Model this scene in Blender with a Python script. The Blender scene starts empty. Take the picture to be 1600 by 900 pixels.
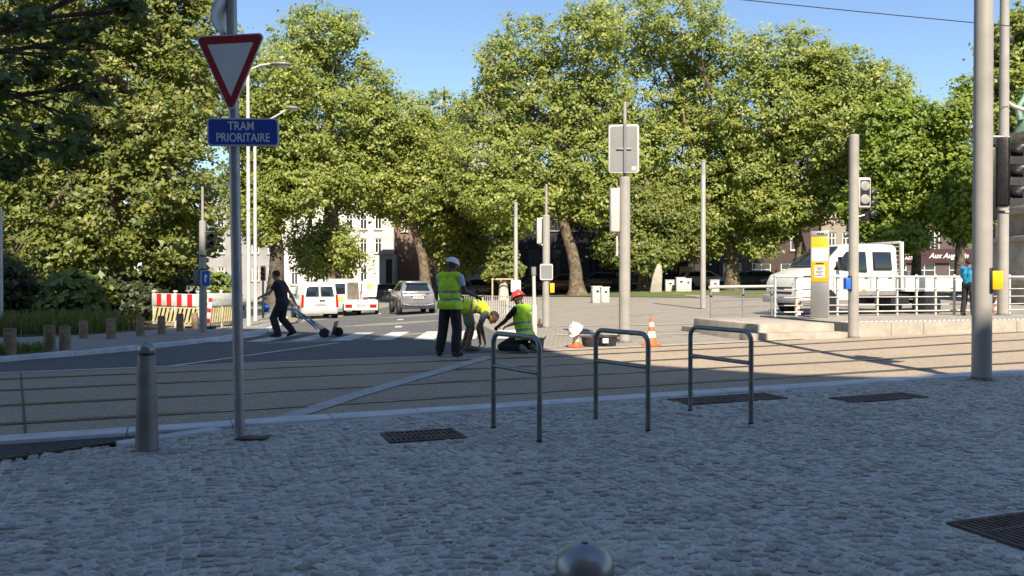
import bpy, bmesh, math, random
import numpy as np
from mathutils import Vector, Matrix
R = math.radians
rnd = random.Random(7)
scene = bpy.context.scene
COL = scene.collection
F, YH, CAMZ = 1250.0, 437.0, 1.4          # focal length and horizon of the 1600 px photograph, eye height

# ------------------------------------------------------------------ terrain
def gz(x, y):
    k = .055 * min(max((y - 14) / 26.0, 0), 1)
    return k * min(max(x, -10), 10)
def at(px, py, off=0.0):
    """ground point seen at a photograph position"""
    d = 15.0
    for _ in range(60):
        x = (px - 800) / F * d
        d = .5 * d + .5 * (CAMZ - gz(x, d) - off) * F / max(py - YH, 3)
        d = min(d, 150)
    x = (px - 800) / F * d
    return (x, d, gz(x, d) + off)
def atd(px, py, d):
    return ((px - 800) / F * d, d, CAMZ - (py - YH) / F * d)
def zat(py, d):
    return CAMZ - (py - YH) / F * d

# ------------------------------------------------------------------ materials
MATS = {}
def nd(nt, t, **kw):
    n = nt.nodes.new(t)
    for k, v in kw.items():
        setattr(n, k, v)
    return n
def new_mat(name):
    m = bpy.data.materials.new(name); m.use_nodes = True
    nt = m.node_tree; nt.nodes.clear()
    out = nd(nt, 'ShaderNodeOutputMaterial'); b = nd(nt, 'ShaderNodeBsdfPrincipled')
    nt.links.new(b.outputs[0], out.inputs[0])
    return m, nt, b, out
def mixcol(nt, fac, a, b, mode='MIX'):
    n = nd(nt, 'ShaderNodeMix', data_type='RGBA', blend_type=mode)
    if isinstance(fac, (int, float)): n.inputs[0].default_value = fac
    else: nt.links.new(fac, n.inputs[0])
    for s, i in ((a, 6), (b, 7)):
        if isinstance(s, tuple): n.inputs[i].default_value = (s[0], s[1], s[2], 1)
        else: nt.links.new(s, n.inputs[i])
    return n.outputs[2]
def noise(nt, vec, scale, detail=4, rough=.6):
    n = nd(nt, 'ShaderNodeTexNoise'); n.inputs['Scale'].default_value = scale
    n.inputs['Detail'].default_value = detail; n.inputs['Roughness'].default_value = rough
    nt.links.new(vec, n.inputs['Vector'])
    return n.outputs['Fac']
def ramp(nt, fac, lo, hi, a=0.0, b=1.0):
    n = nd(nt, 'ShaderNodeMapRange'); nt.links.new(fac, n.inputs[0])
    n.inputs[1].default_value = lo; n.inputs[2].default_value = hi
    n.inputs[3].default_value = a; n.inputs[4].default_value = b
    return n.outputs[0]
def bump(nt, h, b, strength=.3, dist=.01):
    n = nd(nt, 'ShaderNodeBump'); n.inputs['Strength'].default_value = strength
    n.inputs['Distance'].default_value = dist
    nt.links.new(h, n.inputs['Height']); nt.links.new(n.outputs[0], b.inputs['Normal'])
def mat(name, col, rough=.6, metal=0.0, var=.18, scale=6.0, bmp=0.0, bscale=40.0, bdist=.004, col2=None, stain=0.0, coat=0.0, spec=.5):
    if name in MATS: return MATS[name]
    m, nt, b, out = new_mat(name)
    tc = nd(nt, 'ShaderNodeTexCoord').outputs['Object']
    c2 = col2 or tuple(min(1, c * (1 + var)) for c in col)
    c1 = col if col2 else tuple(c * (1 - var) for c in col)
    f = ramp(nt, noise(nt, tc, scale, 5), .35, .65)
    c = mixcol(nt, f, c1, c2)
    if stain:
        f2 = ramp(nt, noise(nt, tc, scale * .35, 6, .7), .5, .72)
        c = mixcol(nt, mul(nt, f2, stain), c, tuple(x * .35 for x in col))
    nt.links.new(c, b.inputs['Base Color'])
    rr = ramp(nt, noise(nt, tc, scale * 2.3, 3), .3, .7, max(0, rough - .07), min(1, rough + .07))
    nt.links.new(rr, b.inputs['Roughness'])
    b.inputs['Metallic'].default_value = metal
    b.inputs['Coat Weight'].default_value = coat
    b.inputs['Specular IOR Level'].default_value = spec
    if bmp: bump(nt, noise(nt, tc, bscale, 4), b, bmp, bdist)
    MATS[name] = m
    return m
def mul(nt, a, v):
    n = nd(nt, 'ShaderNodeMath', operation='MULTIPLY'); nt.links.new(a, n.inputs[0])
    if isinstance(v, (int, float)): n.inputs[1].default_value = v
    else: nt.links.new(v, n.inputs[1])
    return n.outputs[0]

def leaf_mat(name, dark, mid, light, trans=.35, tint=None):
    m, nt, b, out = new_mat(name)
    a = nd(nt, 'ShaderNodeAttribute', attribute_name='tone')
    cr = nd(nt, 'ShaderNodeValToRGB')
    e = cr.color_ramp.elements
    e[0].position, e[0].color = 0.0, (*dark, 1)
    e[1].position, e[1].color = 1.0, (*light, 1)
    k = e.new(.55); k.color = (*mid, 1)
    nt.links.new(a.outputs['Fac'], cr.inputs[0])
    nt.links.new(cr.outputs[0], b.inputs['Base Color'])
    b.inputs['Roughness'].default_value = .48
    b.inputs['Specular IOR Level'].default_value = .5
    tr = nd(nt, 'ShaderNodeBsdfTranslucent')
    nt.links.new(mixcol(nt, .5, cr.outputs[0], (.34, .38, .03)), tr.inputs['Color'])
    mx = nd(nt, 'ShaderNodeMixShader'); mx.inputs[0].default_value = trans
    nt.links.new(b.outputs[0], mx.inputs[1]); nt.links.new(tr.outputs[0], mx.inputs[2])
    nt.links.new(mx.outputs[0], out.inputs[0])
    MATS[name] = m
    return m

def setts_mat(name, col, mortar, scale, w, h, off=.5, rot=0.0, bmp=.5, var=.25, big=.25, mort=.012):
    """coursed stone setts or slabs in metres"""
    m, nt, b, out = new_mat(name)
    tc = nd(nt, 'ShaderNodeTexCoord').outputs['Object']
    mp = nd(nt, 'ShaderNodeMapping'); mp.inputs['Rotation'].default_value[2] = rot
    nt.links.new(tc, mp.inputs[0])
    br = nd(nt, 'ShaderNodeTexBrick', offset=off); nt.links.new(mp.outputs[0], br.inputs['Vector'])
    br.inputs['Color1'].default_value = (*[c * (1 - var) for c in col], 1)
    br.inputs['Color2'].default_value = (*[min(1, c * (1 + var)) for c in col], 1)
    br.inputs['Mortar'].default_value = (*mortar, 1)
    br.inputs['Scale'].default_value = scale; br.inputs['Mortar Size'].default_value = mort
    br.inputs['Mortar Smooth'].default_value = .3
    br.inputs['Brick Width'].default_value = w; br.inputs['Row Height'].default_value = h
    f = ramp(nt, noise(nt, tc, .35, 6, .65), .35, .68)
    c = mixcol(nt, mul(nt, f, big), br.outputs['Color'], tuple(x * .55 for x in col))
    f3 = noise(nt, tc, 30, 3)
    c = mixcol(nt, mul(nt, f3, .35), c, tuple(x * .6 for x in col))
    nt.links.new(c, b.inputs['Base Color'])
    b.inputs['Roughness'].default_value = .8
    inv = nd(nt, 'ShaderNodeMath', operation='SUBTRACT'); inv.inputs[0].default_value = 1
    nt.links.new(br.outputs['Fac'], inv.inputs[1])
    bump(nt, inv.outputs[0], b, bmp, .01)
    MATS[name] = m
    return m

def speck_mat(name, col, dark, light, scale=55, rough=.85, patch=.3, joints=None, bmp=.5, tint=None):
    """exposed aggregate: asphalt, washed concrete"""
    m, nt, b, out = new_mat(name)
    tc = nd(nt, 'ShaderNodeTexCoord').outputs['Object']
    vo = nd(nt, 'ShaderNodeTexVoronoi'); vo.inputs['Scale'].default_value = scale
    nt.links.new(tc, vo.inputs['Vector'])
    sep = nd(nt, 'ShaderNodeSeparateColor'); nt.links.new(vo.outputs['Color'], sep.inputs[0])
    c = mixcol(nt, ramp(nt, sep.outputs[0], .0, .55), dark, col)
    c = mixcol(nt, ramp(nt, sep.outputs[1], .72, .95), c, light)
    f = ramp(nt, noise(nt, tc, .55, 7, .65), .35, .7)
    c = mixcol(nt, mul(nt, f, patch), c, tuple(x * .5 for x in col))
    f2 = ramp(nt, noise(nt, tc, 2.6, 6, .7), .55, .75)
    c = mixcol(nt, mul(nt, f2, patch * .8), c, tint or tuple(min(1, x * 1.5) for x in col))
    nt.links.new(c, b.inputs['Base Color'])
    b.inputs['Roughness'].default_value = rough
    bump(nt, vo.outputs['Distance'], b, bmp, .006)
    MATS[name] = m
    return m

def glass_mat(name, col=(.02, .025, .03), rough=.06):
    m, nt, b, out = new_mat(name)
    b.inputs['Base Color'].default_value = (*col, 1)
    b.inputs['Roughness'].default_value = rough
    b.inputs['Specular IOR Level'].default_value = .8
    MATS[name] = m
    return m

def attr_mat(name, lo, hi, rough=.75, bscale=60, bmp=.35, moss=None):
    """stone whose own colour varies from stone to stone (attribute tone)"""
    m, nt, b, out = new_mat(name)
    tc = nd(nt, 'ShaderNodeTexCoord').outputs['Object']
    a = nd(nt, 'ShaderNodeAttribute', attribute_name='tone')
    c = mixcol(nt, a.outputs['Fac'], lo, hi)
    c = mixcol(nt, mul(nt, ramp(nt, noise(nt, tc, 45, 5, .7), .42, .62), .55), c, tuple(x * .55 for x in lo))
    f = ramp(nt, noise(nt, tc, .9, 6, .65), .42, .7)
    c = mixcol(nt, mul(nt, f, .45), c, tuple(x * .6 for x in lo))
    if moss:
        f = ramp(nt, noise(nt, tc, 1.7, 6, .7), .6, .78)
        c = mixcol(nt, mul(nt, f, .5), c, moss)
    nt.links.new(c, b.inputs['Base Color'])
    nt.links.new(ramp(nt, noise(nt, tc, 25, 3), .3, .7, rough - .2, rough + .1), b.inputs['Roughness'])
    bump(nt, noise(nt, tc, bscale, 4), b, bmp, .004)
    MATS[name] = m
    return m

# ------------------------------------------------------------------ mesh building
class MB:
    def __init__(s): s.v, s.f, s.m, s.mats = [], [], [], []
    def mi(s, m):
        if m not in s.mats: s.mats.append(m)
        return s.mats.index(m)
    def add(s, vs, fs, m):
        o = len(s.v); k = s.mi(m)
        s.v.extend(tuple(v) for v in vs)
        for f in fs: s.f.append([i + o for i in f]); s.m.append(k)
    def box(s, c, d, m, rz=0.0, M=None):
        x, y, z = d[0] / 2, d[1] / 2, d[2] / 2
        vs = [Vector((sx * x, sy * y, sz * z)) for sz in (-1, 1) for sx, sy in ((-1, -1), (1, -1), (1, 1), (-1, 1))]
        if rz: vs = [Matrix.Rotation(rz, 3, 'Z') @ v for v in vs]
        if M is not None: vs = [M @ v for v in vs]
        s.add([v + Vector(c) for v in vs], [(3, 2, 1, 0), (4, 5, 6, 7), (0, 1, 5, 4), (1, 2, 6, 5), (2, 3, 7, 6), (3, 0, 4, 7)], m)
    def tube(s, pts, rs, m, n=10, caps=True):
        pts = [Vector(p) for p in pts]
        if isinstance(rs, (int, float)): rs = [rs] * len(pts)
        vs, fs = [], []
        t0 = (pts[1] - pts[0]).normalized()
        up = Vector((0, 0, 1)) if abs(t0.z) < .9 else Vector((1, 0, 0))
        u = t0.cross(up).normalized()
        for i, p in enumerate(pts):
            a = pts[max(0, i - 1)]; b = pts[min(len(pts) - 1, i + 1)]
            t = (b - a).normalized()
            u = (u - t * u.dot(t)).normalized(); w = t.cross(u)
            for k in range(n):
                an = 2 * math.pi * k / n
                vs.append(p + (u * math.cos(an) + w * math.sin(an)) * rs[i])
        for i in range(len(pts) - 1):
            for k in range(n):
                a, b = i * n + k, i * n + (k + 1) % n
                fs.append((a, b, b + n, a + n))
        if caps:
            fs.append(tuple(range(n - 1, -1, -1)))
            fs.append(tuple((len(pts) - 1) * n + k for k in range(n)))
        s.add(vs, fs, m)
    def cyl(s, p0, p1, r0, m, r1=None, n=14): s.tube([p0, p1], [r0, r0 if r1 is None else r1], m, n)
    def lathe(s, prof, m, n=20, o=(0, 0, 0), M=None):
        vs, fs = [], []
        for r, z in prof:
            for k in range(n):
                a = 2 * math.pi * k / n
                v = Vector((r * math.cos(a), r * math.sin(a), z))
                if M is not None: v = M @ v
                vs.append(v + Vector(o))
        for i in range(len(prof) - 1):
            for k in range(n):
                a, b = i * n + k, i * n + (k + 1) % n
                fs.append((a, b, b + n, a + n))
        fs.append(tuple(range(n - 1, -1, -1))); fs.append(tuple((len(prof) - 1) * n + k for k in range(n)))
        s.add(vs, fs, m)
    def ell(s, c, r, m, n=12, k=8):
        prof = [(max(.001, math.cos(-math.pi / 2 + math.pi * i / k)), math.sin(-math.pi / 2 + math.pi * i / k)) for i in range(k + 1)]
        if isinstance(r, (int, float)): r = (r, r, r)
        s.lathe(prof, m, n, c, Matrix.Diagonal(r))
    def prism(s, poly, fn, m):
        """poly: 2-D outline; fn(p, side) -> 3-D point for side -1 / 1"""
        n = len(poly)
        vs = [fn(p, -1) for p in poly] + [fn(p, 1) for p in poly]
        s.add(vs, [tuple(range(n)), tuple(range(2 * n - 1, n - 1, -1))] + [(i, i + n, (i + 1) % n + n, (i + 1) % n) for i in range(n)], m)
    def slab(s, q, t, m):
        """a quad (4 points) given thickness t along its normal"""
        q = [Vector(p) for p in q]
        nrm = (q[1] - q[0]).cross(q[3] - q[0]).normalized() * t
        s.add(q + [p + nrm for p in q], [(3, 2, 1, 0), (4, 5, 6, 7), (0, 1, 5, 4), (1, 2, 6, 5), (2, 3, 7, 6), (3, 0, 4, 7)], m)
    def build(s, name, parent=None, loc=None, rz=0.0, bevel=0.0, smooth=35, seg=2):
        me = bpy.data.meshes.new(name)
        me.from_pydata([tuple(v) for v in s.v], [], s.f)
        for m in s.mats: me.materials.append(m)
        me.polygons.foreach_set('material_index', s.m)
        bm = bmesh.new(); bm.from_mesh(me)
        bmesh.ops.recalc_face_normals(bm, faces=bm.faces)
        if bevel:
            es = [e for e in bm.edges if len(e.link_faces) == 2 and e.calc_face_angle(0) > R(28)]
            bmesh.ops.bevel(bm, geom=es, offset=bevel, segments=seg, profile=.5, affect='EDGES', clamp_overlap=True)
        bm.to_mesh(me); bm.free()
        if smooth:
            me.shade_smooth(); me.set_sharp_from_angle(angle=R(smooth))
        o = bpy.data.objects.new(name, me); COL.objects.link(o)
        if parent is not None: o.parent = parent
        if loc is not None: o.location = loc
        if rz: o.rotation_euler.z = rz
        return o

def tag(o, label=None, cat=None, group=None, kind=None):
    if label: o['label'] = label
    if cat: o['category'] = cat
    if group: o['group'] = group
    if kind: o['kind'] = kind
    return o
def thing(name, label, cat, loc=(0, 0, 0), rz=0.0, group=None):
    o = bpy.data.objects.new(name, None); COL.objects.link(o)
    o.location = loc; o.rotation_euler = (0, 0, rz); o.empty_display_size = .2
    return tag(o, label, cat, group)
def copy_tree(o, parent=None):
    c = o.copy(); COL.objects.link(c); c.parent = parent
    for ch in list(o.children): copy_tree(ch, c)
    return c
def text(body, name, size, m, parent, loc, rot, align='CENTER', ext=.002, shear=0.0, sx=1.0, bold=0.0):
    cu = bpy.data.curves.new(name, 'FONT'); cu.body = body; cu.size = size; cu.extrude = ext
    cu.align_x = align; cu.align_y = 'CENTER'; cu.shear = shear; cu.offset = bold
    t = bpy.data.objects.new(name, cu); COL.objects.link(t)
    dg = bpy.context.evaluated_depsgraph_get(); dg.update()
    me = bpy.data.meshes.new_from_object(t.evaluated_get(dg))
    bpy.data.objects.remove(t)
    me.materials.clear(); me.materials.append(m)
    o = bpy.data.objects.new(name, me); COL.objects.link(o)
    o.parent = parent; o.location = loc; o.rotation_euler = rot; o.scale = (sx, 1, 1)
    return o

def sheet(name, poly, off, m, cell=2.0, kind='structure', flat=None):
    """a polygon of ground draped over the terrain"""
    bm = bmesh.new()
    bm.faces.new([bm.verts.new((p[0], p[1], 0)) for p in poly])
    bmesh.ops.triangulate(bm, faces=bm.faces)
    xs = [p[0] for p in poly]; ys = [p[1] for p in poly]
    for ax, lo, hi in ((0, min(xs), max(xs)), (1, min(ys), max(ys))):
        c = math.ceil(lo / cell) * cell
        while c < hi:
            g = bm.verts[:] + bm.edges[:] + bm.faces[:]
            co = [0, 0, 0]; co[ax] = c; no = [0, 0, 0]; no[ax] = 1
            bmesh.ops.bisect_plane(bm, geom=g, plane_co=co, plane_no=no); c += cell
    for v in bm.verts: v.co.z = (gz(v.co.x, v.co.y) if flat is None else flat) + off
    bmesh.ops.recalc_face_normals(bm, faces=bm.faces)
    if sum(f.normal.z for f in bm.faces) < 0: bmesh.ops.reverse_faces(bm, faces=bm.faces)
    me = bpy.data.meshes.new(name); bm.to_mesh(me); bm.free()
    me.materials.append(m); me.shade_smooth()
    o = bpy.data.objects.new(name, me); COL.objects.link(o)
    if kind: o['kind'] = kind
    return o
def np_mesh(name, V, Q, m, tone=None, parent=None, smooth=False):
    """fast mesh from numpy: V (n,3), Q (k,4) quads, tone per vertex"""
    me = bpy.data.meshes.new(name)
    nv, nq = len(V), len(Q)
    me.vertices.add(nv); me.vertices.foreach_set('co', V.astype(np.float32).ravel())
    me.loops.add(nq * 4); me.loops.foreach_set('vertex_index', Q.astype(np.int32).ravel())
    me.polygons.add(nq); me.polygons.foreach_set('loop_start', np.arange(0, nq * 4, 4, dtype=np.int32))
    try: me.polygons.foreach_set('loop_total', np.full(nq, 4, dtype=np.int32))
    except Exception: pass
    me.update(calc_edges=True)
    if tone is not None:
        a = me.attributes.new('tone', 'FLOAT', 'POINT'); a.data.foreach_set('value', tone.astype(np.float32))
    me.materials.append(m)
    if smooth: me.shade_smooth()
    o = bpy.data.objects.new(name, me); COL.objects.link(o)
    if parent is not None: o.parent = parent
    return o
# ------------------------------------------------------------------ common materials
galv = mat('galvanised steel', (.33, .33, .34), .42, .55, .12, 5, .08, 90)
pole_paint = mat('pale grey pole paint', (.30, .285, .265), .5, .0, .12, 1.6, .05, 60, stain=.25)
dark_steel = mat('dark stainless tube', (.19, .20, .205), .36, .8, .2, 6, .05, 120)
steel = mat('brushed steel', (.5, .5, .5), .3, .9, .1, 8)
black_pl = mat('black plastic', (.012, .012, .014), .45, 0, .2, 9)
rubber = mat('tyre rubber', (.018, .018, .018), .8, 0, .25, 12)
white_paint = mat('white vehicle paint', (.66, .66, .64), .28, 0, .05, 1.5, stain=.1, coat=.5)
line_paint = mat('road marking paint', (.48, .48, .465), .75, 0, .15, 3, .15, 90, stain=.5)
white_st = mat('white painted steel', (.48, .47, .45), .45, 0, .1, 4, stain=.2)
rust = mat('rusty cast iron', (.085, .055, .045), .75, .2, .5, 9, .3, 120)
red_pl = mat('red reflective sheet', (.55, .02, .025), .4, 0, .08, 6)
orange_pl = mat('orange cone plastic', (.80, .13, .03), .5, 0, .12, 8, stain=.25)
white_pl = mat('white plastic', (.60, .60, .58), .45, 0, .08, 8, stain=.3)
yellow_pl = mat('yellow plastic', (.85, .42, .01), .4, 0, .06, 8)
blue_pl = mat('blue plastic', (.02, .12, .55), .4, 0, .1, 8)
glass = glass_mat('window glass')
car_glass = glass_mat('tinted car glass', (.012, .016, .02), .04)
tail_red = mat('red lamp lens', (.35, .008, .008), .2, 0, .1, 20)
chrome = mat('chrome', (.7, .7, .7), .12, 1.0, .03)
wood_post = mat('weathered post wood', (.21, .15, .09), .8, 0, .35, 9, .4, 60)
stone_lt = mat('pale limestone', (.33, .295, .25), .8, 0, .16, 3, .25, 60, stain=.3)
asphalt = speck_mat('street asphalt', (.095, .096, .10), (.05, .05, .052), (.20, .20, .20), 70, .85, .35)
asphalt_far = asphalt
track_mat = speck_mat('washed concrete paving', (.33, .265, .195), (.20, .155, .115), (.45, .375, .29), 60, .85, .3)
plaza_mat = setts_mat('plaza setts', (.30, .27, .23), (.15, .13, .11), 1, .22, .12, .5, R(4), .5, .16, .3)
walk_mat = setts_mat('pavement slabs', (.27, .26, .24), (.12, .12, .11), 1, .4, .4, .5, R(-8), .3, .15, .35)
base_mat = speck_mat('sandy ground', (.24, .22, .18), (.12, .11, .09), (.34, .31, .26), 20, .9, .4)
joint_mat = speck_mat('dark sand joints', (.52, .51, .47), (.30, .29, .27), (.64, .62, .57), 90, .95, .3)
soil = mat('leafy soil', (.06, .05, .035), .95, 0, .4, 5, .5, 40)
grass_base = mat('grass ground', (.085, .11, .025), .95, 0, .4, 3, .6, 60)

# ------------------------------------------------------------------ ground
CU, SU = math.cos(R(23)), math.sin(R(23))
def TP(a, n): return (a * CU - n * SU, a * SU + n * CU)       # along / across the tram tracks
sheet('ground', [(-320, -60), (320, -60), (320, 420), (-320, 420)], -.03, base_mat, 8)
sheet('tram_trackbed', [TP(-40, 8.28), TP(70, 8.28), TP(70, 13.95), TP(-40, 13.95)], .0, track_mat, 2)
# rails: dark flangeway beside a worn steel head
rail_bed = mat('dark rail groove', (.065, .06, .055), .7, 0, .3, 9)
for n0 in (9.02, 10.36, 11.78, 13.12):
    mb = MB()
    for a0 in range(-34, 56, 2):
        def q(n1, n2, z, m):
            p = [TP(a0, n1), TP(a0 + 2, n1), TP(a0 + 2, n2), TP(a0, n2)]
            mb.add([(x, y, gz(x, y) + z) for x, y in p], [(0, 1, 2, 3)], m)
        q(n0 - .07, n0 + .095, .004, rail_bed)
        q(n0 - .03, n0 + .03, .007, dark_steel)
        q(n0 + .035, n0 + .075, .006, black_pl)
    tag(mb.build('tram_rail', smooth=0), kind='structure')
# dark joints across the track bed
mb = MB()
for a, w in ((-2.95, .02),):
    pass
p0, p1 = at(30, 584), at(36, 681)
mb.slab([(p0[0], p0[1], .004), (p0[0] + .03, p0[1], .004), (p1[0] + .03, p1[1], .004), (p1[0], p1[1], .004)], .002, rail_bed)
tag(mb.build('paving_joint', smooth=0), kind='structure')

# street that runs off to the back left
street = [TP(-40, 13.96), (-14, 9.2), at(0, 566)[:2], (-8.1, 14.8), (-7.6, 16.3), (-7.05, 19.5), (-7.1, 23), (-8.2, 29), (-11.2, 40),
          (-19, 60), (-21, 66.3), (-11.6, 66.3), (-9.3, 60), (-2.9, 40), (-1.6, 30), (-.5, 22), (.2, 18), (.9, 15.6), TP(6.2, 13.96)]
street = [TP(-40, 13.96), TP(-9, 13.96), (0.35, 15.3)] + [] if False else street
sheet('street', street, -.004, asphalt, 2)
sheet('plaza', [TP(6.2, 13.96), (.9, 15.6), (.2, 18), (-.5, 22), (-1.6, 30), (-2.9, 40), (-6, 50), (60, 50), (60, 35), TP(70, 13.96)], -.004, plaza_mat, 2)
# painted lines
def stripe(name, pts, w, m=line_paint, off=.006):
    mb = MB()
    for a, b in zip(pts[:-1], pts[1:]):
        a, b = Vector(a[:2]), Vector(b[:2]); n = max(1, int((b - a).length / 1.5))
        s = (b - a).normalized(); s = Vector((-s.y, s.x)) * w / 2
        for i in range(n):
            p, q = a.lerp(b, i / n), a.lerp(b, (i + 1) / n)
            mb.add([(v.x, v.y, gz(v.x, v.y) + off) for v in (p - s, q - s, q + s, p + s)], [(0, 1, 2, 3)], m)
    return tag(mb.build(name, smooth=0), kind='structure')
stripe('edge_line', [TP(-30, 14.02), TP(5.9, 14.02)], .13)
stripe('lane_line', [at(270, 572), at(365, 559), at(450, 547), at(530, 535.5)], .13)
for px, py, l in ((592, 491, 1.6), (625, 500.5, 1.2), (622, 512, 1.0)):
    p = at(px, py); stripe('lane_dash', [p, (p[0] - .12 * l, p[1] + l)], .22 if l < 1.5 else .14)
stripe('concrete_strip', [at(440, 656), at(560, 617), at(660, 588), at(765, 558)], .25, mat('pale concrete strip', (.36, .36, .36), .8, 0, .15, 5, .1, 60, stain=.4), .009)
# zebra crossing
for i in range(8):
    bx = -7.0 + i * .98
    y0 = 18.75 + .03 * i
    stripe('zebra_stripe', [(bx, y0), (bx + .0, y0 + 3.3)], .50)
# pale bands across the plaza
stripe('paving_band', [at(868, 524), at(1010, 523), at(1190, 519)], .35, stone_lt, .008)
stripe('paving_band', [at(868, 510), at(1010, 508), at(1100, 506)], .3, stone_lt, .008)
stripe('kerb_strip', [TP(6.4, 14.15), TP(40, 14.15)], .3, stone_lt, .012)

# kerb between setts and tracks, stone by stone
kerb_m = mat('blue limestone kerb', (.50, .52, .54), .7, 0, .16, 2.5, .15, 50, stain=.35)
mb = MB()
a = -12.0
while a < 26:
    L = .98 + rnd.uniform(-.1, .1)
    c = TP(a + L / 2, 8.13)
    mb.box((c[0], c[1], -.07 + rnd.uniform(-.002, .002)), (L - .008, .30, .19), kerb_m, R(23)); a += L
tag(mb.build('kerb', bevel=.008), kind='structure')
# asphalt wedge below the setts at the left, with its own kerb and slot drain
tip = (-2.85, 7.48)
e0, e1 = Vector((-8.2, 1.3)), Vector(tip)
sheet('gutter_wedge', [tip, (-8.2, 1.3), (-16, -4), TP(-16, 7.98)], -.010, speck_mat('old patched asphalt', (.05, .05, .053), (.02, .02, .022), (.07, .07, .07), 70, .98, .4), 2, flat=0)
ed = (e1 - e0).normalized(); en = Vector((ed.y, -ed.x))
mb = MB(); Lw = (e1 - e0).length; s = Lw - .85
while s < Lw - .2:
    L = .9; c = e0 + ed * (s + L / 2) + en * .10
    mb.box((c.x, c.y, -.09), (L - .008, .17, .22), kerb_m, math.atan2(ed.y, ed.x)); s += L
tag(mb.build('kerb', bevel=.008), kind='structure')
mb = MB(); ang = math.atan2(ed.y, ed.x)
for k in range(26):
    c = e1 - ed * (.35 + k * .075) - en * .055
    mb.box((c.x, c.y, .002), (.05, .075, .012), black_pl, ang)
c = e1 - ed * 1.3 - en * .055
mb.box((c.x, c.y, -.004), (2.0, .10, .010), rust, ang)
tag(mb.build('slot_drain', smooth=0), 'narrow dark slot drain along the lowered asphalt wedge at the left', 'drain')

# ------------------------------------------------------------------ near pavement of small setts, laid in arcs
sheet('sidewalk', [(-8.2 + .2, 1.3), (-2.62, 7.5), TP(.72, 7.98), TP(30, 7.98), (34, -3), (-20, -9), (-12, -3)], -.001, joint_mat, 2, flat=0)
GR = []   # grates: centre, size, angle
def grate_quad(pts):
    P = [Vector(at(*p)[:2]) for p in pts]
    c = sum(P, Vector((0, 0))) / 4
    ex = ((P[1] - P[0]) + (P[2] - P[3])) / 2; ey = ((P[2] - P[1]) + (P[3] - P[0])) / 2
    return c, ex.length, ey.length, math.atan2(ex.y, ex.x)
for i, (pts, lab) in enumerate((
        (((587, 679), (703, 671.5), (734, 685), (615, 693.5)), 'small rusty drain grate with parallel slots left of the hoop stands'),
        (((1037, 625), (1195, 615.5), (1229, 623), (1085, 634)), 'long rusty grate lying just behind the third hoop stand'),
        (((1291, 623.5), (1403, 616), (1460, 620.5), (1339, 630)), 'rusty grate in the setts nearest the foot of the big pole'),
        (((1487, 818), (1640, 800), (1800, 850), (1640, 880)), 'square rusty grate at the right edge, closest to the viewer'))):
    c, w, h, an = grate_quad(pts); GR.append((c, w, h, an))
    t = thing('drain_grate', lab, 'grate', (c.x, c.y, -.010), an, 'rusty grates in the pavement')
    mb = MB()
    for s in (-1, 1):
        mb.box((0, s * (h / 2 - .02), 0), (w, .04, .05), rust); mb.box((s * (w / 2 - .02), 0, 0), (.04, h - .082, .05), rust)
    mb.build('frame', t, bevel=.004)
    mb = MB(); nb = int((w - .1) / .042)
    for k in range(nb):
        x = -w / 2 + .05 + (k + .5) * (w - .1) / nb
        mb.box((x, 0, .004), (.022, h - .09, .04), rust)
    for k in range(2): mb.box((0, (k - .5) * h * .36, .006), (w - .09, .03, .035), rust)
    mb.build('bars', t, smooth=0)
    mb = MB(); mb.box((0, 0, -.02), (w - .01, h - .01, .006), black_pl); mb.build('pit', t, smooth=0)
grng = np.random.default_rng(3); Lw0 = (e1 - e0).length
def in_wedge(x, y): return (Vector((x, y)) - e0).dot(en) < (.19 if (Vector((x, y)) - e0).dot(ed) > Lw0 - .95 else .03) and x < tip[0] + .25
st = []
Wc, A, p = 1.10, .25, .080
for ci in range(-11, 17):
    sarr, acc, s0 = [], 0, -Wc / 2
    # arc-length positions
    ss = np.linspace(-Wc / 2, Wc / 2, 200); hh = A * np.cos(np.pi * ss / Wc)
    al = np.concatenate([[0], np.cumsum(np.hypot(np.diff(ss), np.diff(hh)))])
    ns = int(round(al[-1] / .084))
    for k in range(-8, 116):
        ph = grng.uniform(-.25, .25)
        for j in range(ns):
            tt = (j + .5 + ph * .5) / ns * al[-1]
            s = np.interp(tt, al, ss); h = np.interp(tt, al, hh)
            sl = -A * np.pi / Wc * math.sin(math.pi * s / Wc)
            a, b = ci * Wc + s, k * p + h + grng.normal(0, .009) - .3
            x, y = TP(a, b)
            if b > 7.93 or y < 1.1 or abs(x) > .64 * y * 1.18 + .9 or in_wedge(x, y): continue
            bad = False
            for c, w, hg, an in GR:
                dx, dy = x - c.x, y - c.y
                if abs(dx * math.cos(an) + dy * math.sin(an)) < w / 2 + .035 and abs(-dx * math.sin(an) + dy * math.cos(an)) < hg / 2 + .035: bad = True
            if not bad: st.append((x, y, R(23) + math.atan(sl)))
st = np.array(st); N = len(st)
hx = .0362 + grng.normal(0, .0048, N); hy = .0338 + grng.normal(0, .0044, N)
rz = st[:, 2] + grng.normal(0, .10, N); zt = grng.normal(.0045, .0042, N)
tx, ty = grng.normal(0, .07, N), grng.normal(0, .07, N)
cs = np.array([(-1, -1), (1, -1), (1, 1), (-1, 1)], float)
V = np.zeros((N, 12, 3)); 
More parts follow.
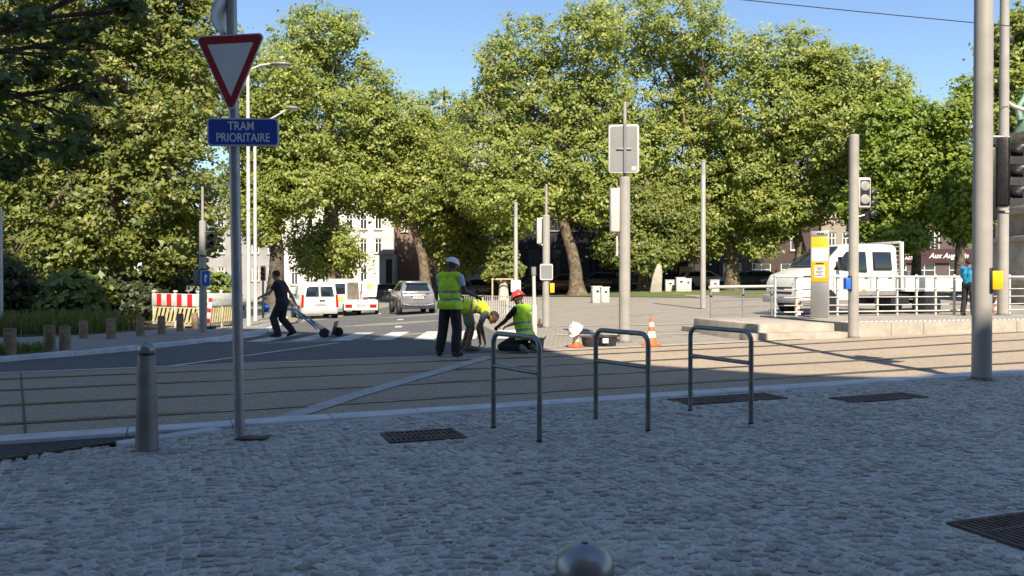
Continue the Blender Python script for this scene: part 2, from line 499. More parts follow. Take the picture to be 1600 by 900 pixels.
for r_i, (ins, dz) in enumerate(((0, -.03), (.003, -.005), (.013, .002))):
    jx = grng.normal(0, .004, (N, 4)) * (1 if r_i else .5); jy = grng.normal(0, .004, (N, 4)) * (1 if r_i else .5)
    lx = cs[None, :, 0] * (hx[:, None] - ins) + jx; ly = cs[None, :, 1] * (hy[:, None] - ins) + jy
    V[:, r_i * 4:r_i * 4 + 4, 0] = st[:, 0:1] + lx * np.cos(rz)[:, None] - ly * np.sin(rz)[:, None]
    V[:, r_i * 4:r_i * 4 + 4, 1] = st[:, 1:2] + lx * np.sin(rz)[:, None] + ly * np.cos(rz)[:, None]
    V[:, r_i * 4:r_i * 4 + 4, 2] = zt[:, None] + dz + lx * tx[:, None] + ly * ty[:, None]
q0 = []
for r_i in (0, 4):
    for k in range(4): q0.append((r_i + k, r_i + (k + 1) % 4, r_i + 4 + (k + 1) % 4, r_i + 4 + k))
q0.append((8, 9, 10, 11)); q0 = np.array(q0)
Q = (q0[None] + (np.arange(N) * 12)[:, None, None]).reshape(-1, 4)
tone = np.repeat(np.clip(grng.normal(.5, .30, N), 0, 1), 12)
sett_m = attr_mat('grey porphyry setts', (.29, .28, .25), (.58, .56, .505), .62, 38, .65, moss=(.10, .11, .07))
o = np_mesh('sidewalk_setts', V.reshape(-1, 3), Q, sett_m, tone, smooth=True)
o.data.set_sharp_from_angle(angle=R(50)); tag(o, kind='structure')
# plain setts further out on both sides, out of the frame
# ------------------------------------------------------------------ left pavement, verge, lawn
kl = [(-30, 3.2), (-14, 9.3), at(0, 566)[:2], (-8.1, 14.8), (-7.6, 16.3), (-7.05, 19.5), (-7.1, 23), (-8.2, 29), (-11.2, 40), (-19, 60)]
mb = MB()
for a, b in zip(kl[:-1], kl[1:]):
    a, b = Vector(a), Vector(b); L = (b - a).length; n = max(1, int(L / 1.0)); d = (b - a) / n; nn = Vector((-d.y, d.x)).normalized()
    for i in range(n):
        c = a + d * (i + .5) + nn * .08
        mb.box((c.x, c.y, gz(c.x, c.y) - .02), (d.length - .008, .16, .22), kerb_m, math.atan2(d.y, d.x))
tag(mb.build('kerb', bevel=.01), kind='structure')
off = lambda pts, w: [(x - w * .8, y + w * .45) for x, y in pts]
def scrap(x, y, i):
    mb = MB(); a = rnd.uniform(0, 3); s = rnd.uniform(.012, .028)
    vs = [(math.cos(a + k * 1.57) * s * rnd.uniform(.6, 1.3), math.sin(a + k * 1.57) * s * rnd.uniform(.4, 1), .014 + rnd.uniform(0, .012)) for k in range(4)]
    mb.add(vs, [(0, 1, 2), (0, 2, 3)], white_pl if i % 3 else mat('dry leaf', (.16, .09, .03), .8, 0, .3, 20))
    o = mb.build('litter_scrap', None, (x, y, 0), smooth=0); md = o.modifiers.new('solid', 'SOLIDIFY'); md.thickness = .002
    tag(o, 'tiny scrap of litter lying loose on the setts', 'litter', 'tiny scraps of litter on the pavement')
for i, (px, py) in enumerate(((455, 728), (1283, 706), (628, 703), (912, 716), (256, 831), (1040, 640), (775, 706), (1010, 812), (420, 655), (1180, 795), (120, 790), (700, 850))):
    q = at(px, py); scrap(q[0], q[1], i)
sheet('left_pavement', kl[1:] + [(-40, 60), (-40, 9.3)], .075, walk_mat, 2)
sheet('verge', [(-16, 9.1), (-8.95, 13.8), (-8.5, 14.9), (-9.2, 15.6), (-17, 12.8)], .085, grass_base, 2)
sheet('planted_ground', [(-40, 17), (-14.5, 18.2), (-11.5, 21.5), (-11.2, 25), (-12, 30), (-15, 38), (-40, 38)], .09, soil, 2)
sheet('lawn', [at(560, 463)[:2], at(690, 463.5)[:2], at(760, 463.5)[:2], at(900, 463)[:2], at(1090, 466)[:2], at(1330, 466)[:2], (60, 45), (60, 66.35), (-24, 66.35)], .02, grass_base, 3)
sheet('back_road', [(-120, 66.4), (120, 66.4), (120, 72.2), (-120, 72.2)], .0, asphalt, 4)
# grass blades on verge and lawn edge
def blades(name, poly, n, h, seed, m, w=.012):
    g = np.random.default_rng(seed); xs = [p[0] for p in poly]; ys = [p[1] for p in poly]
    pts = []
    def inside(x, y):
        c = False; j = len(poly) - 1
        for i in range(len(poly)):
            if (poly[i][1] > y) != (poly[j][1] > y) and x < (poly[j][0] - poly[i][0]) * (y - poly[i][1]) / (poly[j][1] - poly[i][1]) + poly[i][0]: c = not c
            j = i
        return c
    while len(pts) < n:
        x, y = g.uniform(min(xs), max(xs)), g.uniform(min(ys), max(ys))
        if inside(x, y): pts.append((x, y, gz(x, y) + .08))
    P = np.array(pts); n = len(P)
    an = g.uniform(0, 2 * np.pi, n); hh = h * g.uniform(.35, 1.2, n); ln = g.normal(0, .35, (n, 2)) * hh[:, None]
    sx, sy = np.cos(an) * w, np.sin(an) * w
    V = np.zeros((n, 4, 3))
    for k, (s, f) in enumerate(((-1, 0), (1, 0), (.3, 1), (-.3, 1))):
        V[:, k, 0] = P[:, 0] + s * sx + f * ln[:, 0]; V[:, k, 1] = P[:, 1] + s * sy + f * ln[:, 1]; V[:, k, 2] = P[:, 2] + f * hh
    Q = np.arange(n * 4).reshape(-1, 4)
    return tag(np_mesh(name, V.reshape(-1, 3), Q, m, np.repeat(g.uniform(0, 1, n), 4)), kind='stuff')
grass_m = leaf_mat('grass blades', (.05, .07, .012), (.09, .13, .022), (.17, .19, .04), .3)
tag(blades('grass', [(-15, 9.8), (-9.0, 13.9), (-8.6, 14.9), (-9.2, 15.5), (-16, 12.9)], 9000, .16, 4, grass_m), 'low grass on the verge beside the street kerb', 'grass')
tag(blades('tall_grass', [(-30, 19.0), (-14.3, 19.2), (-11.6, 22.2), (-11.6, 25.5), (-14, 26), (-30, 22)], 16000, .55, 5, grass_m, .018), 'tall wild grass growing at the foot of the hedge', 'grass')

# ------------------------------------------------------------------ camera, sun, sky
cam = bpy.data.cameras.new('camera'); co = bpy.data.objects.new('camera', cam); COL.objects.link(co)
cam.lens = 36.0 * F / 1600; cam.sensor_width = 36; cam.clip_start = .05; cam.clip_end = 2000
co.location = (0, 0, CAMZ); co.rotation_euler = (R(90) - math.atan(13 / F), 0, 0)
scene.camera = co
SUN_EL, SX = R(44), -.15
sd = bpy.data.lights.new('sun', 'SUN'); so = bpy.data.objects.new('sun', sd); COL.objects.link(so)
sd.energy = 4.2; sd.angle = R(.53); sd.color = (1, .88, .70)
dirv = Vector((SX, 1, 0)).normalized() * math.cos(SUN_EL) + Vector((0, 0, -math.sin(SUN_EL)))
so.rotation_euler = dirv.to_track_quat('-Z', 'Y').to_euler(); so.location = (10, -40, 40)
w = bpy.data.worlds.new('World'); scene.world = w; w.use_nodes = True
nt = w.node_tree; nt.nodes.clear()
sky = nd(nt, 'ShaderNodeTexSky', sky_type='NISHITA'); sky.sun_disc = False
sky.sun_elevation = SUN_EL; sky.sun_rotation = math.atan2(-SX, -1); sky.air_density = 1.0; sky.dust_density = .4; sky.ozone_density = 3.0
bg = nd(nt, 'ShaderNodeBackground'); bg.inputs[1].default_value = .078
ow = nd(nt, 'ShaderNodeOutputWorld'); nt.links.new(sky.outputs[0], bg.inputs[0]); nt.links.new(bg.outputs[0], ow.inputs[0])
scene.view_settings.view_transform = 'Standard'; scene.view_settings.look = 'None'
scene.view_settings.exposure = 1.32; scene.view_settings.gamma = 1
scene.cycles.max_bounces = 6; scene.cycles.diffuse_bounces = 3; scene.cycles.glossy_bounces = 3; scene.cycles.transparent_max_bounces = 6
scene.cycles.use_denoising = True

# houses across the pavement behind the viewer: their roofline throws the shade over the near ground
shade_wall = mat('street front render', (.32, .29, .26), .85, 0, .12, 2)
slate = mat('roof slate', (.06, .06, .07), .7, 0, .2, 5)
TE = math.tan(SUN_EL) / math.sqrt(1 + SX * SX)
def roof_pt(x, d): return (x - SX * (d + 9), (d + 9) * math.tan(SUN_EL) * math.sqrt(1 + SX * SX))
edge = [(-40, 40), (-22, 36), (-16, 30), (-12.5, 27), (-9, 25), (-6.7, 23.7), (-3.7, 21.2), (-1.6, 18.6), (-1.15, 17.7), (-.75, 16.3), (.6, 16.2), (1.3, 14.3), (2.0, 13.3), (4.15, 11.8), (5.7, 11.4), (6.3, 11.9), (8, 12.4), (12, 14), (30, 14)]
rp = [roof_pt(*e) for e in edge]
for i0, i1, lab in ((0, 7, 'tall town house behind the viewer at the left'), (7, 10, 'gabled town house behind the viewer in the middle'), (10, 18, 'lower town house behind the viewer at the right')):
    pts = rp[i0:i1 + 1]; x0, x1 = pts[0][0] + .02, pts[-1][0] - .02
    t = thing('town_house', lab, 'house', ((x0 + x1) / 2, -9, 0), 0, 'houses behind the viewer'); cx = (x0 + x1) / 2
    mb = MB()
    poly = [(x0, -.1), (x1, -.1)] + [(min(max(px, x0), x1), pz) for px, pz in reversed(pts)]
    mb.prism(poly, lambda q, s: (q[0] - cx, 0 if s > 0 else -11, q[1]), shade_wall)
    mb.build('wall', t, smooth=0)
# ------------------------------------------------------------------ trees
plane_leaf = leaf_mat('plane tree leaves', (0.12, 0.165, 0.03), (0.235, 0.295, 0.055), (0.43, 0.43, 0.11), .46)
dense_leaf = leaf_mat('lime leaves', (0.075, 0.11, 0.025), (0.165, 0.205, 0.042), (0.32, 0.31, 0.075), .46)
fresh_leaf = leaf_mat('fresh green leaves', (0.093, 0.155, 0.019), (0.186, 0.264, 0.031), (0.310, 0.372, 0.046), .42)
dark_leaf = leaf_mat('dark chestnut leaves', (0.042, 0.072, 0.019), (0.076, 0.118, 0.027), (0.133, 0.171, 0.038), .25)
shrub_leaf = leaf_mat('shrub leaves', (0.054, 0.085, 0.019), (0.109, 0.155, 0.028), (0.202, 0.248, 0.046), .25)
shaded_leaf = leaf_mat('shade darkened shrub leaves', (.012, .02, .006), (.03, .045, .012), (.06, .075, .02), .2)  # shrub leaf colour lowered to paint in the gloom under the canopy
def bark_mat(name, a, b, c):
    m, nt, bs, out = new_mat(name)
    tc = nd(nt, 'ShaderNodeTexCoord').outputs['Object']
    f = ramp(nt, noise(nt, tc, 2.2, 5, .65), .42, .58)
    f2 = ramp(nt, noise(nt, tc, 5.5, 5, .7), .5, .62)
    cc = mixcol(nt, f2, mixcol(nt, f, a, b), c)
    nt.links.new(cc, bs.inputs['Base Color']); bs.inputs['Roughness'].default_value = .9
    bump(nt, noise(nt, tc, 9, 6), bs, .6, .04)
    return m
plane_bark = bark_mat('plane bark', (.085, .064, .043), (.17, .13, .085), (.04, .03, .022))
dark_bark = bark_mat('dark bark', (.07, .055, .04), (.12, .095, .07), (.045, .035, .028))

def crown(name, parent, lobes, n, size, m, seed, fill=.45, droop=.0, clump=.55, origin=(0, 0, 0)):
    """lobes: (centre, radii) ellipsoids; leaves gathered in clumps in their outer part"""
    g = np.random.default_rng(seed)
    areas = np.array([(r[0] * r[1] + r[0] * r[2] + r[1] * r[2]) for c, r in lobes]); share = areas / areas.sum()
    Cs, Ns = [], []
    per = 26
    for (c, r), sh in zip(lobes, share):
        k = max(6, int(n * sh / per))
        d = g.normal(0, 1, (k, 3)); d /= np.linalg.norm(d, axis=1)[:, None]
        rad = fill + (1.06 - fill) * g.uniform(0, 1, k) ** .6 + (g.uniform(0, 1, k) < .10) * g.uniform(.05, .26, k)
        cc = np.array(c) + d * np.array(r) * rad[:, None]
        Cs.append(cc); Ns.append(d)
    C = np.concatenate(Cs); D = np.concatenate(Ns); K = len(C)
    crad = clump * g.uniform(.5, 1.35, K)
    ctone = np.clip(g.normal(.5, .17, K), 0, 1)
    m_ = g.integers(int(per * .3), int(per * 1.7), K)
    idx = np.repeat(np.arange(K), m_); n = len(idx)
    o = g.normal(0, .55, (n, 3)) * crad[idx][:, None]; o[:, 2] *= .5
    P = C[idx] + o; P[:, 2] -= droop * np.abs(g.normal(0, 1, n)) * crad[idx]
    nr = D[idx] * .55 + g.normal(0, .5, (n, 3)) + np.array([-.0, -.75, .7]); nr /= np.linalg.norm(nr, axis=1)[:, None]
    ax = g.normal(0, 1, (n, 3)); ax -= nr * (ax * nr).sum(1)[:, None]; ax /= np.linalg.norm(ax, axis=1)[:, None]
    bx = np.cross(nr, ax)
    s = size * g.uniform(.4, 1.35, n)
    L, W = s[:, None] * .62, s[:, None] * .40
    V = np.zeros((n, 4, 3))
    V[:, 0] = P - ax * L; V[:, 1] = P + bx * W * g.uniform(.7, 1.1, (n, 1)) - nr * W * .25
    V[:, 2] = P + ax * L; V[:, 3] = P - bx * W * g.uniform(.7, 1.1, (n, 1)) - nr * W * .25
    tone = np.clip(ctone[idx] + g.normal(0, .16, n), 0, 1)
    V -= np.array(origin)
    return np_mesh(name, V.reshape(-1, 3), np.arange(n * 4).reshape(-1, 4), m, np.repeat(tone, 4), parent)

LS, NS = 1.06, 4.6
def tree(name, label, base, lobes_px, d, trunk_r, path, n, size, m, bark, seed, group=None, twigs=2, fill=.45, clump=.55, zb=None, spread=.85):
    """base pixel, trunk path pixels, crown lobes as (px, py, rx, ry[, ddepth]) at distance d"""
    g = random.Random(seed); sc = d / F
    bx = (base[0] - 800) * sc; gzb = gz(bx, d) if zb is None else zb
    t = thing(name, label, 'tree', (bx, d, gzb), 0, group)
    org = Vector((bx, d, gzb))
    lobes = []
    for l in lobes_px:
        dd = l[4] if len(l) > 4 else g.uniform(-.5, .5) * l[2] * sc * 1.2
        c = atd(l[0], l[1], d); c = (c[0], c[1] + dd, c[2])
        lobes.append((c, (l[2] * sc * LS, l[2] * sc * spread * LS, l[3] * sc * LS)))
    mb = MB()
    pts = [Vector(atd(px, py, d)) - org for px, py in path]; pts[0] = Vector((0, 0, -.15))
    full = []
    for i in range(len(pts) - 1):
        for k in range(4): full.append(pts[i].lerp(pts[i + 1], k / 4) + (Vector((g.uniform(-1, 1), g.uniform(-1, 1), 0)) * trunk_r * .10 if (i or k) else Vector()))
    full.append(pts[-1]); m_ = len(full)
    rs = [trunk_r * (1.0 - .55 * (i / (m_ - 1))) * (1 + .75 * math.exp(-i * 1.1)) for i in range(m_)]
    mb.tube(full, rs, bark, 12)
    top = full[-1]
    for (c, r) in lobes:
        e = Vector(c) - org
        st_i = g.randint(int(m_ * .55), m_ - 1); a = full[st_i]
        mid = a.lerp(e, .5) + Vector((g.uniform(-.12, .12), g.uniform(-.12, .12), g.uniform(.0, .14))) * (e - a).length
        r0 = min(rs[st_i] * .62, trunk_r * .5)
        mb.tube([a, a.lerp(mid, .55), mid, mid.lerp(e, .6), e], [r0, r0 * .8, r0 * .6, r0 * .42, r0 * .2], bark, 7, False)
        for _ in range(twigs):
            dv = Vector((g.gauss(0, 1), g.gauss(0, 1), g.gauss(.2, .8))).normalized()
            e2 = e + Vector((dv.x * r[0], dv.y * r[1], dv.z * r[2])) * .9
            s = mid.lerp(e, g.uniform(.2, 1)); mm = s.lerp(e2, .5) + Vector((0, 0, g.uniform(-.1, .2))) * r[0] * .5
            mb.tube([s, mm, e2], [r0 * .32, r0 * .2, r0 * .06], bark, 5, False)
    mb.build('trunk', t, smooth=60)
    crown('crown', t, lobes, int(n * NS), size, m, seed, fill, 0.1, clump, org)
    return t
def shrub(name, label, px, py, d, rx, ry, n, size, m, seed, group=None, cat='shrub'):
    sc = d / F; c = atd(px, py, d); g = random.Random(seed)
    t = thing(name, label, cat, (c[0], d, gz(c[0], d)), 0, group); org = Vector(t.location)
    lobes = []
    for k in range(5):
        lobes.append(((c[0] + g.uniform(-.5, .5) * rx * sc, d + g.uniform(-.4, .4) * rx * sc, c[2] + g.uniform(-.35, .35) * ry * sc), (rx * sc * .62, rx * sc * .55, ry * sc * .66)))
    crown('leaves', t, lobes, n, size, m, seed, .4, .05, .3, org)
    mb = MB()
    for (cc, r) in lobes:
        mb.tube([(g.uniform(-.2, .2), g.uniform(-.2, .2), -.1), tuple((Vector(cc) - org) * .5), tuple(Vector(cc) - org)], [.04, .03, .012], dark_bark, 6, False)
    mb.build('stems', t)
    return t

# the broad leafy tree at the left
tree('broad_tree', 'broad densely leaved tree filling the left side behind the wooden posts', (172, 494),
     [(40, 60, 100, 90), (165, 10, 120, 80), (275, 60, 72, 85), (292, 165, 54, 90), (200, 170, 110, 110), (80, 210, 110, 110), (285, 280, 56, 85),
      (170, 310, 110, 90), (40, 350, 90, 80), (250, 380, 60, 55), (-60, 150, 120, 150), (130, 400, 80, 50), (20, 420, 70, 45), (310, 340, 32, 40), (-40, -90, 130, 90), (120, -110, 140, 80), (250,-40,80,70)],
     33, .48, [(172, 494), (176, 430), (168, 340), (185, 220), (175, 100)], 25500, .175, dense_leaf, plane_bark, 11, fill=.30, clump=.42, twigs=10)
for i, a in enumerate(((25, 455, 27.5, 62, 55), (115, 462, 27, 55, 48), (205, 468, 28.5, 55, 42), (-60, 440, 27, 70, 70), (262, 440, 34, 45, 60), (345, 452, 33, 24, 40))):
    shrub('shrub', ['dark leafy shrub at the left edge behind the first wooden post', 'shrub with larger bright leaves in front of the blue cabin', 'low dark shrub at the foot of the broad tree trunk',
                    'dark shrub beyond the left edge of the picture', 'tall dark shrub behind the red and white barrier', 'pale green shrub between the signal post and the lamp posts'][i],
          *a, 3800 if i not in (1, 5) else 2600, .17 if i != 1 else .24, [shaded_leaf, shrub_leaf, shaded_leaf, shaded_leaf, shaded_leaf, shrub_leaf][i], 40 + i, 'shrubs under the broad tree')
tree('broad_tree', 'second leafy tree behind the left one, filling the gaps towards the street', (110, 485),
     [(60, 120, 110, 110), (180, 120, 100, 110), (280, 130, 66, 90), (50, 280, 110, 100), (160, 280, 110, 100), (270, 270, 66, 90), (90, 390, 110, 60), (215, 380, 90, 60), (-60, 250, 110, 140), (300, 380, 40, 50), (150, 20, 120, 60)],
     43, .4, [(110, 485), (112, 400), (118, 250)], 15000, .24, dense_leaf, dark_bark, 12, fill=.3, clump=.5, twigs=3)
for i, px in enumerate((-40, 60, 150, 235, 300)):
    shrub('hedge_bush', ['dark hedge bush beyond the left edge', 'dark hedge bush behind the leftmost shrubs', 'dark hedge bush right behind the blue cabin', 'dark hedge bush behind the trunk of the broad tree', 'dark hedge bush behind the signal pole and barrier'][i], px, 452, 39 - .4 * i, 78, 50, 3000, .2, shaded_leaf, 70 + i, 'dark hedge behind the trees')
# near branch reaching in at the top left
sc = 10.0 / F
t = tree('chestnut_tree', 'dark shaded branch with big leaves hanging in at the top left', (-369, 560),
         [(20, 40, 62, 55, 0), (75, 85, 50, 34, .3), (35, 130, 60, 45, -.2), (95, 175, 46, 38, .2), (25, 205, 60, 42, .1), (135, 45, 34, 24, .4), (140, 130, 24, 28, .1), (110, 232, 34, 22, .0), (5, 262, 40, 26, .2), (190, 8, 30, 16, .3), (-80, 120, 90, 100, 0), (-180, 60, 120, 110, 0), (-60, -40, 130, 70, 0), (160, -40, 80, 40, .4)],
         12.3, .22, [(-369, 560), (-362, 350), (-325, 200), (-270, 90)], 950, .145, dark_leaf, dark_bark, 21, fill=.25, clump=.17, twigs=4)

GT = 'tall plane trees round the square'
def plane(label, base, path, lobes, d, r, n, seed, m=plane_leaf, size=.225, clump=.64, bark=plane_bark):
    return tree('plane_tree', label, base, lobes, d, r, path, n, size, m, bark, seed, GT, clump=clump, twigs=3)
plane('plane tree with a thick dark trunk right of the two lamp posts', (430, 446), [(430, 446), (433, 390), (428, 300), (432, 190)],
      [(435, 145, 50, 50), (405, 200, 42, 50), (450, 225, 55, 55), (415, 285, 48, 50), (465, 300, 48, 42), (410, 345, 36, 34), (378, 290, 26, 46), (375, 190, 26, 50)], 56, .58, 9000, 31, bark=dark_bark)
plane('tallest plane tree on the left half, above the white vans', (522, 450), [(522, 450), (521, 380), (520, 300), (515, 190), (512, 90)],
      [(505, 62, 50, 40), (545, 45, 22, 30), (470, 105, 56, 48), (555, 130, 52, 52), (510, 185, 80, 60), (582, 205, 48, 55), (498, 270, 68, 48), (560, 280, 50, 36), (478, 375, 34, 34), (520, 385, 40, 38), (505, 405, 55, 26), (550, 300, 50, 30)], 60, .55, 13500, 32)
plane('plane tree with a leaning trunk behind the silver car', (668, 458), [(668, 458), (660, 400), (640, 330), (632, 240)],
      [(628, 185, 45, 42), (655, 225, 45, 50), (610, 260, 50, 48), (665, 285, 55, 55), (628, 318, 45, 32), (600, 305, 36, 28), (690, 350, 36, 24)], 62, .44, 8000, 33)
plane('dark green round tree right of the silver car', (712, 458), [(712, 458), (712, 420), (710, 360)],
      [(715, 330, 45, 36), (700, 375, 40, 34), (735, 372, 34, 34), (690, 300, 36, 34), (720, 405, 36, 22)], 64, .25, 6000, 34, dense_leaf)
plane('thin half bare tree in the gap where the sky shows', (702, 456), [(702, 456), (700, 330), (698, 200), (694, 150)],
      [(690, 165, 26, 24), (705, 215, 30, 34), (695, 260, 34, 36)], 70, .22, 1300, 35)
plane('plane tree with a pale leaning trunk left of the signal mast', (902, 457), [(902, 457), (898, 410), (880, 345), (874, 250), (860, 130)],
      [(775, 105, 28, 40), (765, 165, 48, 48), (825, 70, 46, 50), (865, 145, 76, 66), (755, 250, 62, 56), (838, 245, 76, 66), (918, 60, 50, 52), (925, 165, 56, 60), (780, 315, 52, 34), (740, 300, 40, 34), (925, 260, 56, 60), (850, 310, 50, 30), (920, 320, 44, 30), (800, 345, 40, 22)], 58, .50, 16500, 36)
plane('widest plane tree in the middle, its top cut by the frame', (1146, 455), [(1146, 455), (1142, 390), (1120, 320), (1080, 200), (1050, 90)],
      [(985, 40, 62, 52), (1050, 50, 66, 52), (1110, 75, 44, 48), (1010, 140, 84, 74), (1100, 150, 62, 66), (985, 235, 70, 70), (1060, 245, 84, 70), (1110, 310, 66, 46), (1140, 230, 46, 66), (1085, 350, 46, 28), (1160, 345, 36, 20), (1175, 372, 40, 20), (1105, 380, 34, 20)], 62, .52, 15500, 37)
plane('leafy plane tree hiding its trunk behind the two pale cabinets', (1006, 456), [(1006, 456), (1004, 420), (1000, 350), (1010, 280)],
      [(1010, 330, 62, 42), (975, 375, 44, 36), (1040, 375, 48, 34), (1005, 400, 42, 22), (1080, 350, 40, 30)], 60, .4, 7500, 38, dense_leaf)
plane('plane tree with two leaning limbs behind the cab of the white truck', (1252, 452), [(1252, 452), (1250, 390), (1235, 310), (1225, 200)],
      [(1195, 100, 50, 46), (1240, 92, 46, 44), (1180, 185, 66, 66), (1250, 175, 62, 66), (1165, 270, 60, 56), (1235, 270, 66, 60), (1190, 325, 52, 30), (1290, 130, 40, 44), (1245, 330, 40, 26), (1215, 350, 40, 22), (1190, 385, 26, 16)], 60, .48, 12500, 39)
plane('round plane tree above the right hand truck body', (1392, 452), [(1392, 452), (1390, 400), (1380, 310), (1362, 210)],
      [(1320, 130, 48, 48), (1365, 140, 44, 40), (1310, 215, 60, 60), (1380, 210, 46, 50), (1330, 290, 56, 50), (1400, 195, 32, 44)], 58, .5, 8500, 41)
plane('bright green tree behind the small traffic signal', (1432, 452), [(1432, 452), (1432, 400), (1420, 320), (1410, 240)],
      [(1385, 185, 34, 36), (1420, 200, 34, 40), (1395, 255, 46, 44), (1440, 250, 38, 44), (1370, 320, 46, 34), (1430, 310, 44, 44), (1395, 352, 46, 30), (1400, 372, 40, 20)], 52, .32, 9500, 42, fresh_leaf, .24, .5, dark_bark)
plane('narrow tree with drooping foliage left of the big pole', (1500, 448), [(1500, 448), (1500, 360), (1490, 240)],
      [(1485, 190, 22, 28), (1492, 250, 34, 44), (1508, 310, 30, 44), (1512, 150, 16, 30), (1480, 320, 24, 36), (1512, 350, 22, 30)], 50, .3, 5500, 43, fresh_leaf, .22, .5, dark_bark)
plane('big tree at the right edge behind the two tall poles', (1660, 450), [(1660, 450), (1655, 300), (1640, 180)],
      [(1600, 60, 48, 46), (1650, 60, 60, 60), (1570, 105, 30, 44), (1610, 140, 60, 60), (1560, 185, 40, 50), (1600, 230, 46, 50), (1665, 200, 60, 80), (1545, 240, 26, 40)], 40, .42, 9500, 44, plane_leaf, .21, .5)

# ------------------------------------------------------------------ buildings
brick_m = setts_mat('red brick', (.21, .085, .055), (.20, .14, .11), 1, .42, .13, .5, 0, .2, .2, .3)
def wall_mat(name, col, stain=.35): return mat(name, col, .85, 0, .1, .7, .1, 25, stain=stain)
white_wall = wall_mat('white render', (.54, .525, .49), .15)
pale_wall = wall_mat('pale stone render', (.27, .265, .26))
grey_wall = wall_mat('grey render', (.30, .30, .31))
dark_wall = wall_mat('dark shop front', (.014, .014, .02))  # dark fronts, colour deepened further to stand in for tree shade
brown_wall = wall_mat('brown brick front', (.06, .038, .032))
dark_brick = wall_mat('dark brick front', (.085, .064, .06))
cream_wall = wall_mat('cream render', (.26, .22, .18))
frame_w = mat('white window frame', (.70, .69, .66), .5, 0, .05, 3)
frame_d = mat('dark window frame', (.03, .03, .035), .5, 0, .1, 3)
def facade(name, label, x0, x1, d, top, wins, wall, fr=frame_w, depth=10, roof=slate, z0=None, group='house fronts beyond the square', extra=None, roof_h=2.2, arch=()):
    """x0, x1, top and windows in photograph pixels, wall built at distance d with real openings"""
    sc = d / F; xm = (x0 + x1) / 2; wx = (xm - 800) * sc
    zg = gz(wx, d) if z0 is None else z0
    t = thing(name, label, 'building', (wx, d, zg), 0, group)
    X = lambda px: (px - xm) * sc
    Z = lambda py: zat(py, d) - zg
    W = [(X(a), X(b), max(.05, Z(q)), Z(p)) for a, b, p, q in wins]
    xs = sorted({X(x0), X(x1)} | {w[0] for w in W} | {w[1] for w in W}); zs = sorted({-.4, Z(top)} | {w[2] for w in W} | {w[3] for w in W})
    mb = MB()
    for i in range(len(xs) - 1):
        for j in range(len(zs) - 1):
            cx, cz = (xs[i] + xs[i + 1]) / 2, (zs[j] + zs[j + 1]) / 2
            if any(a < cx < b and p < cz < q for a, b, p, q in W): continue
            mb.add([(xs[i], 0, zs[j]), (xs[i + 1], 0, zs[j]), (xs[i + 1], 0, zs[j + 1]), (xs[i], 0, zs[j + 1])], [(0, 1, 2, 3)], wall)
    for a, b, p, q in W:
        r = .22
        mb.add([(a, 0, p), (b, 0, p), (b, 0, q), (a, 0, q), (a, r, p), (b, r, p), (b, r, q), (a, r, q)], [(0, 1, 5, 4), (1, 2, 6, 5), (2, 3, 7, 6), (3, 0, 4, 7)], wall)
        mb.box(((a + b) / 2, -.04, p - .06), (b - a + .2, .16, .1), stone_lt)
    h, w2 = Z(top), X(x1)
    mb.add([(-w2, 0, -.4), (-w2, depth, -.4), (-w2, depth, h), (-w2, 0, h)], [(0, 1, 2, 3)], wall)
    mb.add([(w2, 0, -.4), (w2, depth, -.4), (w2, depth, h), (w2, 0, h)], [(0, 1, 2, 3)], wall)
    mb.add([(-w2, depth, -.4), (w2, depth, -.4), (w2, depth, h), (-w2, depth, h)], [(0, 1, 2, 3)], wall)
    mb.box((0, -.12, h + .1), (2 * w2 + .02, .5, .22), stone_lt)
    mb.build('wall', t, smooth=0)
    mb = MB(); e = w2 - .03
    mb.add([(-e, .1, h + .21), (e, .1, h + .21), (e, depth - .1, h + .21), (-e, depth - .1, h + .21), (-e, depth * .45, h + roof_h), (e, depth * .45, h + roof_h)],
           [(0, 1, 5, 4), (1, 2, 5), (2, 3, 4, 5), (3, 0, 4), (3, 2, 1, 0)], roof)
    mb.build('roof', t, smooth=0)
    cache = {}
    for a, b, p, q in W:
        key = (round(b - a, 2), round(q - p, 2))
        if key in cache:
            f0 = cache[key]; f = f0.copy(); COL.objects.link(f); f.parent = t; f.location = ((a + b) / 2, .12, (p + q) / 2)
            for ch in f0.children:
                c = ch.copy(); COL.objects.link(c); c.parent = f
            continue
        w, hh = b - a, q - p; mb = MB(); fw = .09
        for s in (-1, 1):
            mb.box((s * (w / 2 - fw / 2), 0, 0), (fw, .08, hh), fr); mb.box((0, 0, s * (hh / 2 - fw / 2)), (w - 2 * fw, .08, fw), fr)
        if w > .5: mb.box((0, 0, 0), (.08, .07, hh - 2 * fw), fr)
        if hh > 1.4: mb.box((0, -.004, hh * .2), (w - 2 * fw, .07, .06), fr)
        f = mb.build('window', t, ((a + b) / 2, .12, (p + q) / 2), smooth=0)
        mb = MB(); mb.box((0, .03, 0), (w - .1, .012, hh - .1), glass); mb.build('pane', f, smooth=0)
        cache[key] = f
    return t, X, Z
def grid(xs, w, ys, h): return [(x - w / 2, x + w / 2, y - h / 2, y + h / 2) for x in xs for y in ys]
D0, D1 = 74, 84
facade('town_house', 'pale grey house behind the lamp posts at the left', 318, 438, D1 + 1, 300, grid((345, 372, 399, 424), 11, (345, 385, 428), 22), pale_wall)
facade('town_house', 'white three storey house with arched ground floor windows behind the vans', 439, 615, D1, 225, grid((460, 484, 508, 546, 568, 591), 11, (255, 299, 347, 384), 23) + grid((460, 484, 508, 546, 568), 11, (431,), 28), white_wall)
facade('glazed_annex', 'dark grey glazed annex between the white house and the brick house', 592.5, 616, 72.5, 397, [(603, 613, 405, 452)], grey_wall, frame_d, depth=4, roof_h=.5)
